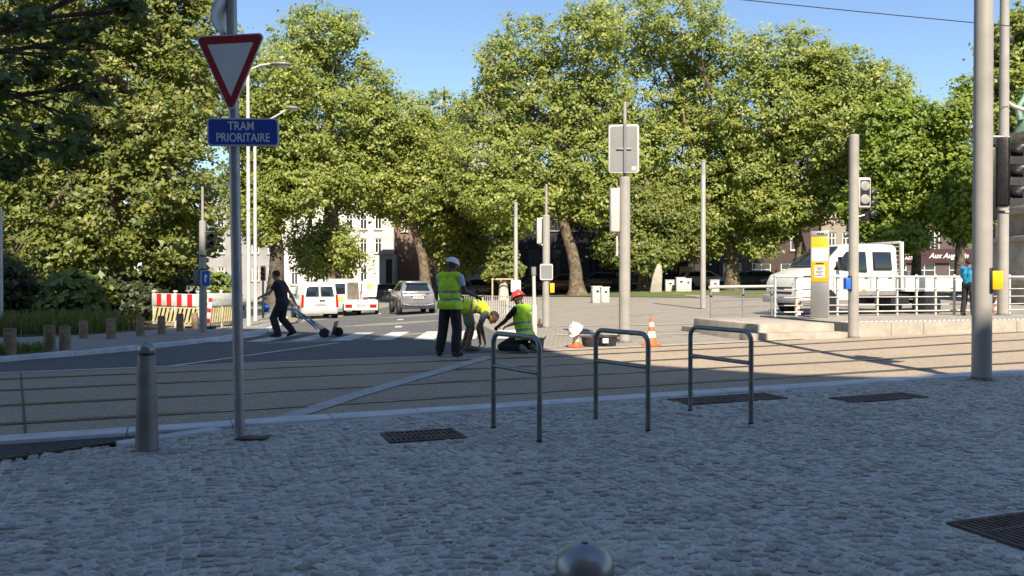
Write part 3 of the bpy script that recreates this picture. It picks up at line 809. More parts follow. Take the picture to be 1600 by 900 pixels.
facade('brick_house', 'red brick house behind the leaning trunk and silver car', 617, 690, D0 + .5, 210, grid((632, 654, 676), 10, (260, 305, 350), 24), brick_m)
facade('gallery', 'pale grey hall with a projecting eave right of the brick house', 691, 782, D0 + .2, 352, grid((712, 740, 768), 9, (400,), 40), pale_wall)
facade('shop_row', 'dark glass shop front under the trees in the middle', 783, 962, D0 + .4, 300, grid((805, 835, 866, 897, 928, 950), 20, (415,), 54) + grid((805, 835, 866, 897, 928), 12, (345,), 30), dark_wall, frame_d)
facade('shop_row', 'dark shop front with a red awning beyond the pale cabinets', 963, 1122, D0, 290, grid((985, 1015, 1050, 1085), 22, (420,), 44) + grid((985, 1015, 1050, 1085), 12, (350,), 28), dark_wall, frame_d)
facade('town_house', 'brown brick house with white framed windows left of the ticket pillar', 1123, 1282, D0 + .6, 280, grid((1140, 1172, 1200, 1243), 16, (378,), 26) + grid((1140, 1172, 1200, 1243), 16, (325,), 26) + grid((1145, 1190, 1235), 30, (428,), 34), brown_wall)
facade('town_house', 'cream house with tall white windows behind the truck cab', 1283, 1372, D0 + .2, 280, grid((1300, 1322, 1346), 12, (378, 325), 30), cream_wall)
bt, BX, BZ = facade('pub_house', 'dark brick corner house with the lettered shop sign behind the truck', 1373, 1548, D0 + .5, 285, grid((1430, 1461, 1500), 15, (375, 322), 32) + grid((1400, 1445, 1500), 34, (432,), 44), dark_brick)
sgn = MB(); sgn.box((0, -.12, 0), (9.6, .2, 1.3), mat('maroon fascia', (.045, .012, .018), .5, 0, .1, 3)); sg = sgn.build('fascia', bt, (BX(1462), -.02, BZ(400)), smooth=0)
cream_t = mat('cream lettering', (.75, .70, .6), .5, 0, .03, 3)
text('Aux Augustin', 'lettering', .66, cream_t, sg, (1.05, -.25, 0), (R(90), 0, 0), shear=.35, bold=.012)
text('STELLA\nARTOIS', 'lettering', .42, cream_t, sg, (-2.3, -.25, .0), (R(90), 0, 0), bold=.012)
# awning beyond the cabinets
t = thing('awning', 'red shop awning over a yellow panel beyond the cabinets', 'awning', (*atd(1066, 408, D0 - .1),))
mb = MB(); mb.slab([(-1.0, -1.2, -.1), (1.1, -1.2, -.1), (1.1, -.04, .7), (-1.0, -.04, .7)], .06, mat('red awning cloth', (.22, .02, .018), .8, 0, .15, 2)); mb.build('canopy', t, smooth=0)
mb = MB(); mb.box((.3, -.16, -.9), (1.2, .12, .8), mat('yellow shop panel', (.38, .24, .07), .6, 0, .15, 2)); mb.build('panel', t, smooth=0)  # plain yellow panel below the canopy
facade('apartment_tower', 'tall brown brick tower block just right of the big pole', 1555, 1640, 130, 40, grid((1560,), 4, (60, 80, 100, 120, 140, 160), 9), brown_wall, frame_d, depth=3.2, group=None, roof_h=.6)
# church with grey dome and spire behind the trees
cd = 125; c = atd(720, 440, cd); sc = cd / F
t = thing('church', 'church with a grey domed roof seen through the gap in the trees', 'church', (c[0], cd, gz(c[0], cd)))
zd = zat(230, cd) - t.location.z
mb = MB(); mb.box((3.5, 4, zd / 2), (16, 16, zd), pale_wall); mb.build('wall', t, smooth=0)
mb = MB(); mb.lathe([(7.6, zd), (7.2, zd + 2.5), (6, zd + 5), (4.2, zd + 7), (2, zd + 8.3), (.5, zd + 8.7)], slate, 28, (3.5, 4, 0)); mb.build('dome', t)
sx = (768 - 720) * sc
mb = MB(); mb.box((sx, 1.5, zat(100, cd) / 2), (2.6, 2.6, zat(100, cd)), pale_wall); mb.build('tower', t, smooth=0)
mb = MB(); mb.lathe([(1.3, zat(100, cd)), (.9, zat(88, cd)), (.3, zat(70, cd)), (.12, zat(52, cd))], slate, 10, (sx, 1.5, 0)); mb.build('spire', t)
mb = MB(); mb.box((sx, 1.5, zat(57, cd)), (1.3, .2, .35), rust); mb.box((sx, 1.5, zat(51, cd)), (.35, .2, .9), rust); mb.build('cross', t, smooth=0)
# ------------------------------------------------------------------ near street furniture
boll_m = mat('bollard paint', (.21, .205, .20), .45, .4, .2, 5, .08, 60, stain=.3)
cap_m = mat('polished bollard cap', (.27, .275, .28), .36, .9, .1, 9)
def bollard(px, py, label, z=.018):
    x, y, _ = at(px, py)
    t = thing('bollard', label, 'bollard', (x, y, z), 0, 'steel bollards on the pavement')
    mb = MB(); mb.lathe([(.090, -.05), (.090, 0), (.089, .02), (.0695, .765)], boll_m, 28); mb.build('post', t)
    mb = MB(); mb.lathe([(.060, .765), (.060, .785)], black_pl, 28); mb.build('groove', t)
    mb = MB(); mb.lathe([(.0655, .785), (.0675, .79)] + [(.0675 * math.cos(a), .812 + .062 * math.sin(a)) for a in [R(k) for k in range(0, 90, 9)]] + [(.001, .874)], cap_m, 28); mb.build('cap', t)
    mb = MB(); mb.cyl((0, 0, .868), (0, 0, .8765), .008, dark_steel); mb.build('screw', t)
    return t
bollard(228.5, 705, 'tapered grey bollard with domed cap left of the give way sign')
x, y = (914 - 800) / F * 1.63, 1.63
t0 = len(COL.objects)
def bollard_at(x, y, label):
    global at
    keep = at
    at = lambda *a: (x, y, 0)
    b = bollard(0, 0, label, .0); at = keep
    b.scale = (.95,) * 3
x, y = (914 - 800) / F * 1.73, 1.73
bollard_at(x, y, 'closest bollard, only its dark rounded cap showing at the bottom edge')
# hoop stands
for (a, b, zh, lab) in (((771, 670), (843, 692), .885, 'hoop stand nearest the crouching workers, leftmost of the three'),
                        ((931, 656), (1013, 675), .885, 'middle hoop stand, in front of the thick mast'),
                        ((1079, 643), (1174, 664), .885, 'hoop stand furthest to the right, beside the long rusty grate')):
    A, B = Vector(at(*a)), Vector(at(*b)); c = (A + B) / 2; dv = B - A; L = dv.length / 2
    t = thing('hoop_stand', lab, 'bike stand', (c.x, c.y, .015), math.atan2(dv.y, dv.x), 'three steel hoop stands')
    r = .1; pts = [(-L, 0, -.05), (-L, 0, zh - r)] + [(-L + r - r * math.cos(q), 0, zh - r + r * math.sin(q)) for q in [R(k) for k in range(15, 91, 15)]]
    pts += [(L - r + r * math.sin(q), 0, zh - r + r * math.cos(q)) for q in [R(k) for k in range(0, 91, 15)]] + [(L, 0, -.05)]
    mb = MB(); mb.tube(pts, .0235, dark_steel, 16); mb.build('hoop', t, smooth=50)
    mb = MB(); mb.cyl((-L + .02, 0, .58), (L - .02, 0, .58), .021, dark_steel, n=16); mb.build('crossbar', t, smooth=50)
    for s in (-1, 1):
        mb = MB(); mb.lathe([(.027, -.005), (.0265, .006)], black_pl, 18, (s * L, 0, 0)); mb.build('foot_ring', t)
# give way sign
x, y, _ = at(374, 685)
sp = thing('give_way_sign', 'give way triangle over a blue TRAM PRIORITAIRE plate on one grey post', 'road sign', (x, y, .01))
lean = math.tan(R(-.9))
mb = MB(); mb.tube([(0, 0, -.1), (lean * 6.2, 0, 6.2)], .045, galv, 20); mb.build('post', sp, smooth=60)
mb = MB(); mb.box((.13, -.05, .004), (.26, .16, .014), rust); mb.build('base_plate', sp, bevel=.003)
s177 = y / F
def sgn_pt(px, py): return ((px - 374) * s177, zat(py, y) - .01)
sign_back = mat('sign back alloy', (.55, .57, .6), .45, .1, .08, 3)
sign_red = mat('give way red', (.30, .012, .02), .35, 0, .05, 5); sign_white = mat('give way white', (.62, .64, .66), .35, 0, .04, 4); sign_blue = mat('plate blue', (.012, .06, .38), .35, 0, .05, 4); sign_letter = mat('sign lettering', (.75, .75, .75), .4, 0, .03, 5)
def rtri(P, r, n=6):
    P = [Vector(p) for p in P]; out = []
    for i in range(3):
        p, a, b = P[i], (P[i - 1] - P[i]).normalized(), (P[(i + 1) % 3] - P[i]).normalized()
        h = a.angle(b) / 2; q0, q1 = p + a * r / math.tan(h), p + b * r / math.tan(h); c = p + (a + b).normalized() * r / math.sin(h)
        for k in range(n + 1):
            v = (q0 - c).lerp(q1 - c, k / n).normalized() * r; out.append(c + v)
    return out
T = [Vector(sgn_pt(*q)) for q in ((309, 64), (414, 55), (362, 184))]; tc = sum(T, Vector((0, 0))) / 3
yaw = R(6)
tri = thing('t', '', ''); bpy.data.objects.remove(tri)
def plate(poly, y0, y1, m, name, parent, **k):
    mb = MB(); mb.prism([tuple(p) for p in poly], lambda q, s: (q[0], y0 if s < 0 else y1, q[1]), m); return mb.build(name, parent, smooth=40, **k)
ctr = Vector((tc.x, 0))
def rel(P, sc): return [((p - tc) * sc) for p in P]
base_l = [p - tc for p in T]
tri = plate(rtri(base_l, .035), -.01, .012, sign_back, 'triangle_plate', sp, bevel=.003)
tri.location = (tc.x + .028, -.075, tc.y); tri.rotation_euler = (0, 0, yaw)
def inset(P, k): return [p * k for p in P]
plate(rtri(inset(base_l, .95), .030), -.0125, -.0102, sign_red, 'red_border', tri)
plate(rtri(inset(base_l, .655), .004), -.0150, -.0127, sign_white, 'white_field', tri)
B0, B1 = sgn_pt(327, 188), sgn_pt(434, 231)
bw, bh = B1[0] - B0[0], B0[1] - B1[1]; bc = ((B0[0] + B1[0]) / 2, (B0[1] + B1[1]) / 2)
def rrect(w, h, r, n=5):
    out = []
    for cx, cz, a0 in ((w / 2 - r, h / 2 - r, 0), (-w / 2 + r, h / 2 - r, 90), (-w / 2 + r, -h / 2 + r, 180), (w / 2 - r, -h / 2 + r, 270)):
        for k in range(n + 1): a = R(a0 + 90 * k / n); out.append((cx + r * math.cos(a), cz + r * math.sin(a)))
    return out
bp = plate(rrect(bw, bh, .03), -.01, .018, sign_back, 'blue_plate', sp, bevel=.003)
bp.location = (bc[0] + .028, -.075, bc[1]); bp.rotation_euler = (0, R(-.8), yaw)
plate(rrect(bw - .026, bh - .026, .025), -.0125, -.0102, sign_blue, 'blue_field', bp)
text('TRAM', 'lettering', .106, sign_letter, bp, (-.015, -.014, .048), (R(90), 0, 0), sx=.80, bold=.0008)
text('PRIORITAIRE', 'lettering', .106, sign_letter, bp, (.0, -.014, -.052), (R(90), 0, 0), sx=.76, bold=.0008)
mb = MB()
for zz in (tc.y + .06, bc[1] + .04, bc[1] - .05):
    mb.box((lean * zz, -.03, zz), (.12, .035, .03), galv)
mb.build('clamps', sp, bevel=.003)
# weathered plate edge-on above the triangle
mb = MB(); zs = [sgn_pt(0, p)[1] for p in (-40, -10, 10, 30, 45, 60)]; xs = [-.025, -.02, -.035, -.075, -.07, -.03]
g = random.Random(5); vs = []
for z_, x_ in zip(zs, xs):
    for k in range(4): vs.append((sgn_pt(357, 0)[0] + x_ + .012 + .012 * math.sin(k * 1.3 + z_ * 3) + g.uniform(-.004, .004), -.2 + .13 * k, z_))
mb.add(vs, [(i * 4 + k, i * 4 + k + 1, i * 4 + k + 5, i * 4 + k + 4) for i in range(5) for k in range(3)], sign_back)
cv = mb.build('folded_cover', sp, smooth=40); md = cv.modifiers.new('solid', 'SOLIDIFY'); md.thickness = .012

# ------------------------------------------------------------------ poles
def button_box(parent, x, y, z, m, sx=1, w=.13, h=.24):
    mb = MB(); mb.box((x - sx * w * .52, y, z), (.05, .15, h * 1.35), black_pl); bx = mb.build('button_bracket', parent, bevel=.01)
    mb = MB(); mb.box((x, y - .005, z), (w, .17, h), m); mb.build('push_button', parent, bevel=.015)
mat('dirty base', (.16, .15, .135), .7, .1, .35, 6, .1, 60)
def mast(name, label, cat, px, py, top, r, rtop=None, thin_top=None, group=None, d=None, m=pole_paint, z=None):
    if d is None: x, d, z0 = at(px, py)
    else: x, z0 = (px - 800) / F * d, (gz((px - 800) / F * d, d) if z is None else z)
    t = thing(name, label, cat, (x, d, z0), 0, group)
    zt = zat(top, d) - z0
    mb = MB(); mb.lathe([(r * 1.02, -.1), (r, .25), (rtop or r, zt - .02), ((rtop or r) * .85, zt)], m, 20); mb.build('shaft', t)
    if thin_top is not None:
        z2 = zat(thin_top, d) - z0
        mb = MB(); mb.cyl((0, 0, zt - .02), (0, 0, z2), .04, m, .035); mb.build('thin_mast', t)
    P = lambda qx, qy, dy=0.0: ((qx - px) * d / F, dy, zat(qy, d) - z0)
    if r > .07:
        mb = MB(); mb.lathe([(r * 1.5, -.02), (r * 1.5, .012), (r * 1.12, .018), (r * 1.08, .05)], MATS['dirty base'], 20); mb.build('base_flange', t)
        mb = MB(); mb.lathe([(r * 1.004, .62), (r * 1.012, .625), (r * 1.012, .64), (r * 1.004, .645)], m, 20); mb.build('seam_ring', t)
    return t, P, d / F
def signal_head(parent, c, rz, n=3, sc_=1.0, body=None, pale=False):
    """n lamps facing local -y, turned by rz"""
    h = .27 * n + .08
    mb = MB(); mb.box((0, .06, 0), (.26, .14, h), body or pole_paint); hd = mb.build('signal_head', parent, c, rz, bevel=.03, seg=3); hd.scale = (sc_,) * 3
    mb = MB(); mb.box((0, -.014, 0), (.20 if pale else .25, .006, h - (.10 if pale else .03)), black_pl); mb.build('face', hd, bevel=.002)
    lens = mat('pale signal lens', (.30, .29, .28), .3, 0, .2, 8) if pale else mat('signal lens', (.05, .05, .05), .15, 0, .2, 8)
    for k in range(n):
        z_ = (k - (n - 1) / 2) * .27
        mb = MB(); mb.lathe([(.1, 0), (.09, .012), (.05, .02), (.001, .024)], lens, 16, (0, -.018, z_), Matrix.Rotation(R(90), 3, 'X')); mb.build('lens', hd)
        if pale: continue
        mb = MB(); vs, fs = [], []
        for i in range(15):
            a = R(-30 + 240 * i / 14)
            for yy, rr, tz in ((-.018, .108, 0), (-.26 if 3 < i < 11 else -.16, .100, -.015)): vs.append((math.cos(a) * rr, yy, z_ + math.sin(a) * rr + tz))
        for i in range(14): fs.append((2 * i, 2 * i + 2, 2 * i + 3, 2 * i + 1))
        mb.add(vs, fs, black_pl); v = mb.build('visor', hd); md = v.modifiers.new('solid', 'SOLIDIFY'); md.thickness = .008
    return hd
SG = 'grey signal poles'; mat('dirty base', (.16, .15, .135), .7, .1, .35, 6, .1, 60)
# the big tram pole at the right
t, P, sc = mast('tram_pole', 'thickest grey pole at the right with yellow push button and black signal head', 'pole', 1534.5, 594, -260, .126, .118, group=SG)
mb = MB(); mb.box(P(1550, 288), (.1, .12, 1.02), black_pl); mb.build('backplate', t, bevel=.03)
button_box(t, *P(1549.5, 438, -.06), yellow_pl, 1, .15, .26)
signal_head(t, P(1572, 270, -.04), R(58), 3, 1.08, black_pl)
mb = MB(); mb.box(P(1561, 270, .02), (.06, .10, .92), pole_paint); mb.build('head_edge', t, bevel=.015)
for q in (214, 331): mb = MB(); mb.tube([P(1540, q), P(1575, q + 1)], .022, galv, 8); mb.build('bracket', t)
# second pole behind it
zP = .395
t, P, sc = mast('lamp_pole', 'slimmer pale pole standing on the tram platform right of the big pole', 'pole', 1567, 492, -200, .145, .11, d=22.8, z=zP)
mb = MB(); mb.tube([P(1570, 158), P(1580, 166), P(1594, 171), P(1625, 172)], [.05, .05, .06, .08], white_st, 10); mb.build('lamp_arm', t)
mb = MB(); mb.box(P(1577, 63, -.02), (.12, .1, .2), black_pl); mb.build('clip', t, bevel=.02)
# signal pole before the platform
t, P, sc = mast('signal_pole', 'signal pole with blue push button beside the ticket pillar', 'traffic signal', 1333.5, 528, 211, .112, .108, group=SG)
hd = signal_head(t, P(1347.5, 302, -.10), R(4), 2, 1.12, white_st, True)
hd = signal_head(t, P(1358, 318, .10), R(84), 3, .9, black_pl)
mb = MB(); mb.tube([P(1336, 281), P(1352, 279)], .03, galv, 8); mb.build('bracket', t); mb = MB(); mb.tube([P(1336, 340), P(1350, 336)], .02, galv, 8); mb.build('bracket', t)
button_box(t, *P(1322.5, 443, -.03), blue_pl, -1, .12, .26)
# mast with the back of a sign plate
t, P, sc = mast('signal_mast', 'thick mast carrying the plain grey back of a sign plate, behind the middle hoop', 'pole', 976, 535, 277, .125, .12, 160, SG)
plate_g = mat('unpainted sign back', (.20, .21, .215), .5, .2, .08, 1.2, stain=.15)
o = plate(rrect(47 * sc, 75 * sc, .06), -.012, .012, white_st, 'sign_plate', t, bevel=.004); o.location = P(973.5, 234, -.085); o.rotation_euler = (0, 0, R(-4))
plate(rrect(42 * sc, 70 * sc, .05), -.017, -.0125, plate_g, 'sign_back', o)
mb = MB(); mb.cyl((.02, -.04, -38 * sc), (.02, -.04, 38 * sc), .035, plate_g); mb.box((.0, -.032, .0), (.33, .03, .035), galv); mb.build('stiffener', o)
plate(rrect(.10, .09, .01), -.0195, -.0172, white_st, 'maker_label', o).location = (.22, 0, -.43)
mb = MB(); mb.box(P(960, 329, -.02), (15 * sc, .22, 69 * sc), white_st); mb.build('signal_back', t, bevel=.04, seg=3)
mb = MB(); mb.tube([P(964, 363), P(964, 400)], .025, white_st, 8); mb.build('bracket', t); mb = MB(); mb.tube([P(964, 296), P(972, 294)], .03, white_st, 8); mb.build('bracket', t)
# mast in front of the plane trunk
t, P, sc = mast('signal_mast', 'slimmer mast with a small yellow push button, right of the kneeling worker', 'pole', 853.5, 512, 336, .11, .105, 288, SG)
mb = MB(); mb.box(P(842.5, 361, -.02), (8 * sc, .2, 40 * sc), white_st); mb.build('signal_back', t, bevel=.03)
mb = MB(); mb.tube([P(842, 342), P(852, 340)], .025, white_st, 8); mb.build('bracket', t); mb = MB(); mb.tube([P(842, 381), P(852, 384)], .025, white_st, 8); mb.build('bracket', t)
o = plate(rrect(20 * sc, 25 * sc, .04), -.01, .01, white_st, 'notice_plate', t); o.location = P(853.5, 425, -.13)
plate(rrect(17 * sc, 21 * sc, .03), -.014, -.0102, plate_g, 'notice_back', o)
button_box(t, *P(862.5, 450, -.03), yellow_pl, 1, .13, .27)
mb = MB(); mb.tube([P(840, 505), P(850, 506)], .02, rust, 8); mb.tube([P(843, 498), P(843, 512)], .03, rust, 8); mb.build('foot_lever', t)
# left signal pole
t, P, sc = mast('signal_pole', 'signal pole with a blue pictogram plate left of the give way sign', 'traffic signal', 317, 523, 345, .10, .095, 292, SG)
hd = signal_head(t, P(328, 375, -.05), R(38), 2, .80, mat('green grey housing', (.12, .16, .14), .5, 0, .1, 6))
mb = MB(); mb.ell(P(315, 288), (.06, .06, .07), black_pl); mb.build('sensor', t)
o = plate(rrect(13 * sc, 25 * sc, .03), -.012, .012, sign_back, 'pictogram_plate', t); o.location = P(324.5, 435, -.14); o.rotation_euler = (0, 0, R(8))
plate(rrect(11.4 * sc, 23 * sc, .02), -.016, -.0125, mat('pictogram blue', (.01, .10, .48), .4, 0, .05, 6), 'blue_field', o)
plate([(-.02, -.11), (.015, -.11), (.012, .02), (.05, .05), (.03, .1), (-.01, .13), (-.035, .06)], -.019, -.0162, sign_letter, 'walking_figure', o)
mb = MB(); mb.box(P(308.5, 434, -.02), (9 * sc, .16, 25 * sc), mat('green grey housing', (.12, .16, .14))); mb.build('control_box', t, bevel=.02)
for q in (421, 447, 400): mb = MB(); mb.lathe([(.104, -.02), (.104, .02)], black_pl, 18, P(317, q)); mb.build('clamp_band', t)
# street lamps with curved arms
for (px, py, d, top, arm, lab, r) in ((388.5, 512, None, 118, [(389, 118), (394, 109), (408, 103), (424, 101)], 'street lamp with a curved arm rising just right of the give way sign', .075),
                                      (399, 478, 34, 196, [(399, 196), (408, 191), (425, 186), (446, 174)], 'more distant street lamp whose arm rises to the right behind the sign', .085)):
    t, P, sc = mast('street_lamp', lab, 'street lamp', px, py, top, r, r * .7, d=d, m=white_st, group='street lamps with curved arms')
    mb = MB(); mb.tube([P(*a) for a in arm], r * .5, white_st, 10); mb.build('arm', t, smooth=60)
    e = Vector(P(*arm[-1])); k = (30 if d is None else 22) * sc
    mb = MB(); mb.ell(e + Vector((k * .5, 0, -.01 + (0 if d is None else k * .22))), (k * .56, .17, .075), galv, 14, 8); mb.build('lamp_head', t)
    mb = MB(); mb.ell(e + Vector((k * .55, 0, -.06 + (0 if d is None else k * .22))), (k * .38, .12, .06), glass_mat('lamp cover', (.5, .5, .48), .1), 14, 8); mb.build('lamp_cover', t)
for px, py, d, top, r, lab in ((1098.5, 487, 31, 250, .105, 'plain lamp column with a glass top in the middle of the plaza'), (806, 468, 40, 316, .11, 'lamp column behind the workers, beside the young staked tree')):
    t, P, sc = mast('lamp_column', lab, 'street lamp', px, py, top + 24, r, r * .85, d=d, group='lamp columns on the plaza')
    mb = MB(); mb.cyl(P(px, top + 25), P(px, top + 3), r * .82, glass_mat('lantern glass', (.30, .31, .31), .15)); mb.cyl(P(px, top + 3), P(px, top), r * .9, pole_paint); mb.build('lantern', t)
    if d == 40:
        o = plate(rrect(.5, .62, .08), -.01, .01, white_st, 'sign_back', t); o.location = P(px, 447, -.12)
t, P, sc = mast('guide_post', 'slender white post with a thicker lower sleeve behind the kneeling worker', 'post', 835, 527, 476, .062, .055, d=18.0, m=white_st)
mb = MB(); mb.tube([P(834.8, 476), P(834, 430)], .04, white_st, 10); mb.build('upper_tube', t)
mb = MB(); mb.tube([P(834, 430), P(833.7, 417)], .055, galv, 12); mb.build('head', t)
t, P, sc = mast('thin_pole', 'thin white pole cut by the left edge of the picture', 'pole', 1.5, 500, 328, .05, .045, d=22, m=white_st)
# small far signal
t, P, sc = mast('signal_pole', 'small distant black signal left of the walking man', 'traffic signal', 411, 478, 436, .05, .05, d=38, m=black_pl)
hd = signal_head(t, P(411, 427), 0, 3, .8, black_pl)
# overhead wire
mb = MB(); a, b = Vector(atd(1140, 0, 21)), Vector(atd(1600, 45, 21)); dv = b - a
pts = [a + dv * k - Vector((0, 0, .25 * (k - .0) * (1 - k))) for k in [i / 12 - 2.0 for i in range(0, 61)]]
pts = [a + dv * k + Vector((0, 0, .05 * (k - .5) ** 2)) for k in [i / 8 - 4.0 for i in range(0, 65)]]
mb.tube(pts, .012, black_pl, 6); tag(mb.build('overhead_wire'), 'black overhead tram wire crossing the sky at the top right', 'wire')
for e, lb in ((pts[0], 'tall wire pole beyond the left of the picture'), (pts[-1], 'tall wire pole beyond the right of the picture')):
    t = thing('wire_pole', lb, 'pole', (e.x, e.y, gz(e.x, e.y))); mb = MB(); mb.cyl((0, 0, -.1), (0, 0, e.z - t.location.z + .3), .12, pole_paint); mb.build('shaft', t)

# ------------------------------------------------------------------ wooden posts along the left path
for i, (px, py, h, c) in enumerate(((15, 555, 42, 'greenish wooden post at the left edge, first of the row'), (77, 547, 39, 'mossy wooden post half hidden in the verge plants'), (101, 548, 39, 'darkest wooden post, standing close before the mossy one'),
        (130, 529, 28, 'wooden post at the back of the path, behind the darkest post'), (173, 530, 33, 'reddish wooden post in front of the broad tree trunk'), (219, 525.5, 30, 'wooden post left of the barrier, beside the tall grass'),
        (252, 522.5, 29, 'wooden post in front of the left end of the barrier'), (281, 518, 28, 'wooden post before the middle of the striped barrier'), (304, 513.5, 25, 'wooden post closest to the left signal pole'))):
    x, y, z = at(px, py, .07); k = y / F; t = thing('wooden_post', c, 'post', (x, y, z), rnd.uniform(-.3, .3), 'wooden posts along the path')
    r = .10; hh = h * k
    mb = MB(); mb.lathe([(r, -.1), (r, hh - .03), (r * .86, hh)], wood_post, 16); mb.build('post', t)
# red and white barrier
stripe_y = mat('barrier yellow', (.60, .52, .28), .5, 0, .1, 6, stain=.2)
wood_bar = mat('barrier timber', (.42, .33, .21), .7, 0, .2, 5)
def barrier(pxa, pya, pxb, pyb, da, db, top, label, red=True):
    A = Vector(((pxa - 800) / F * da, da, 0)); B = Vector(((pxb - 800) / F * db, db, 0)); A.z, B.z = gz(A.x, A.y) + .08, gz(B.x, B.y) + .08
    c = (A + B) / 2; dv = B - A; L = Vector((dv.x, dv.y, 0)).length; h = zat(top, da) - A.z
    t = thing('construction_barrier', label, 'barrier', c, math.atan2(dv.y, dv.x), 'plastic site barriers at the roadside')
    n = 9
    mb = MB(); mb.box((0, 0, h * .80), (L, .05, h * .36), white_pl); bd = mb.build('striped_board', t, bevel=.01)
    for k in range(n):
        if k % 2 == 0: continue
        mb = MB()
        if red: mb.box((-L / 2 + (k + .5) * L / n, -.028, h * .80), (L / n * .92, .006, h * .34), red_pl)
        else: mb.box((-L / 2 + (k + .5) * L / n, -.028, h * .80), (L / n * 1.4, .006, h * .025), stripe_y)
        mb.build('red_panel' if red else 'rib', t, smooth=0)
    mb = MB(); mb.box((0, .02, h * .58), (L, .03, h * .05), stripe_y); mb.box((0, .02, h * .09), (L, .03, h * .12), wood_bar); mb.build('lower_frame', t, bevel=.006)
    mb = MB()
    for k in range(n + 2):
        x0 = -L / 2 + k * L / (n + 2); w = L / (n + 2) * .55
        q = [(x0, 0, h * .14), (x0 + w, 0, h * .14), (min(x0 + w * 2.4, L / 2), 0, h * .56), (min(x0 + w * 1.4, L / 2 - .01), 0, h * .56)]
        mb.slab(q, .012, stripe_y)
    o = mb.build('diagonal_slats', t, smooth=0); o.location.y = -.01
    mb = MB()
    for s in (-1, 0, 1): mb.box((s * L * .48, .02, h * .5), (.05, .07, h * 1.02), white_pl); mb.box((s * L * .48, .02, h * 1.05), (.1, .1, .06), white_pl)
    mb.build('posts', t, bevel=.006)
    for s in (-1, 1): mb = MB(); mb.box((s * L * .42, 0, .03), (.18, .6, .10), rubber); mb.build('foot', t, bevel=.02)
    return t
barrier(238, 505, 310, 509, 27.5, 26.0, 458, 'red and white striped barrier with diagonal slats, left of the signal pole')
barrier(326, 505, 366, 503, 26.5, 28, 457, 'weathered white barrier with diagonal slats, right of the signal pole', False)
t = thing('beacon_board', 'narrow leaning red and white board just right of the left signal pole', 'beacon', atd(327, 503, 25.2)); t.location.z = gz(t.location.x, 25.2) + .08
mb = MB(); mb.box((0, 0, .55), (.13, .04, 1.1), white_pl, M=Matrix.Rotation(R(6), 3, 'Y')); mb.build('board', t, bevel=.01)
mb = MB()
for k in range(3): mb.box((-.06 + .11 * (.25 + k * .33), -.024, .25 + k * .33), (.12, .004, .13), red_pl, M=Matrix.Rotation(R(6), 3, 'Y'))
mb.build('red_bands', t, smooth=0); mb = MB(); mb.box((0, 0, .03), (.3, .4, .1), rubber); mb.build('foot', t, bevel=.02)
t = thing('site_cabin', 'blue site cabin half hidden behind the shrubs beside the tree trunk', 'cabin', (*atd(140, 437, 35)[:2], gz(-18, 35)))
cab = mat('cabin blue sheet', (.07, .17, .32), .5, 0, .12, 2); mb = MB(); mb.box((0, 0, 1.1), (1.3, 1.3, 2.3), cab); mb.build('body', t, bevel=.03)
mb = MB(); mb.box((0, -.665, 1.2), (.9, .02, .06), white_pl); mb.box((.1, -.665, 1.1), (.05, .02, 1.6), black_pl); mb.build('door_trim', t, smooth=0)
t = thing('container', 'teal graffiti covered container glimpsed through the leaves at the left edge', 'container', (*atd(25, 437, 40)[:2], gz(-22, 40)))
mb = MB(); mb.box((0, 0, 2.1), (3.6, 2.2, 2.6), mat('teal painted sheet', (.08, .34, .33), .5, 0, .2, 2, col2=(.45, .5, .5))); mb.build('body', t, bevel=.03)
mb = MB()
for s in (-1, 1): mb.box((s * 1.5, 0, .35), (.3, 2.0, .9), black_pl)
mb.build('supports', t)

# ------------------------------------------------------------------ tram platform and its rails
E = Vector((math.cos(R(14)), math.sin(R(14)), 0)); EN = Vector((-E.y, E.x, 0))
PA = Vector((8.02, 18.52, 0))
plat = stone_lt
mb = MB()
def block(mb, a0, a1, b0, b1, z0, z1, m):
    vs = [PA + E * a + EN * b for a, b in ((a0, b0), (a1, b0), (a1, b1), (a0, b1))]
    mb.add([(v.x, v.y, z0) for v in vs] + [(v.x, v.y, z1) for v in vs], [(3, 2, 1, 0), (4, 5, 6, 7), (0, 1, 5, 4), (1, 2, 6, 5), (2, 3, 7, 6), (3, 0, 4, 7)], m)
plat_top = setts_mat('platform slabs', (.31, .285, .25), (.16, .145, .13), 1, .6, .3, .5, R(14), .2, .1, .25)
block(mb, 0, 26, .32, 4.2, -.2, .385, plat_top)
a = 0.0
while a < 24: L = rnd.choice((.9, 1.2, 1.5)); block(mb, a, a + L - .01, 0, .315, -.2, .395 + rnd.uniform(-.003, .003), [plat, mat('platform edge stone', (.38, .335, .27), .8, 0, .14, 4, .2, 60, stain=.25), plat][rnd.randint(0, 2)]); a += L
o = mb.build('tram_platform', bevel=0.006, smooth=0); tag(o, kind='structure')
mb = MB()
for i in range(70):
    for j in range(3):
        v = PA + E * (.15 + i * .14) + EN * (.5 + j * .14); mb.lathe([(.035, .385), (.03, .393), (.018, .396)], white_st, 8, (v.x, v.y, 0))
tag(mb.build('tactile_paving'), kind='structure')
mb = MB()
block(mb, -2.45, -.45, .25, 3.4, -.2, .38, plat); block(mb, -2.9, -.38, -.15, .245, -.2, .20, plat); block(mb, -2.9, -2.455, .25, 3.2, -.2, .20, plat)
tag(mb.build('platform_steps', bevel=.015), kind='structure')
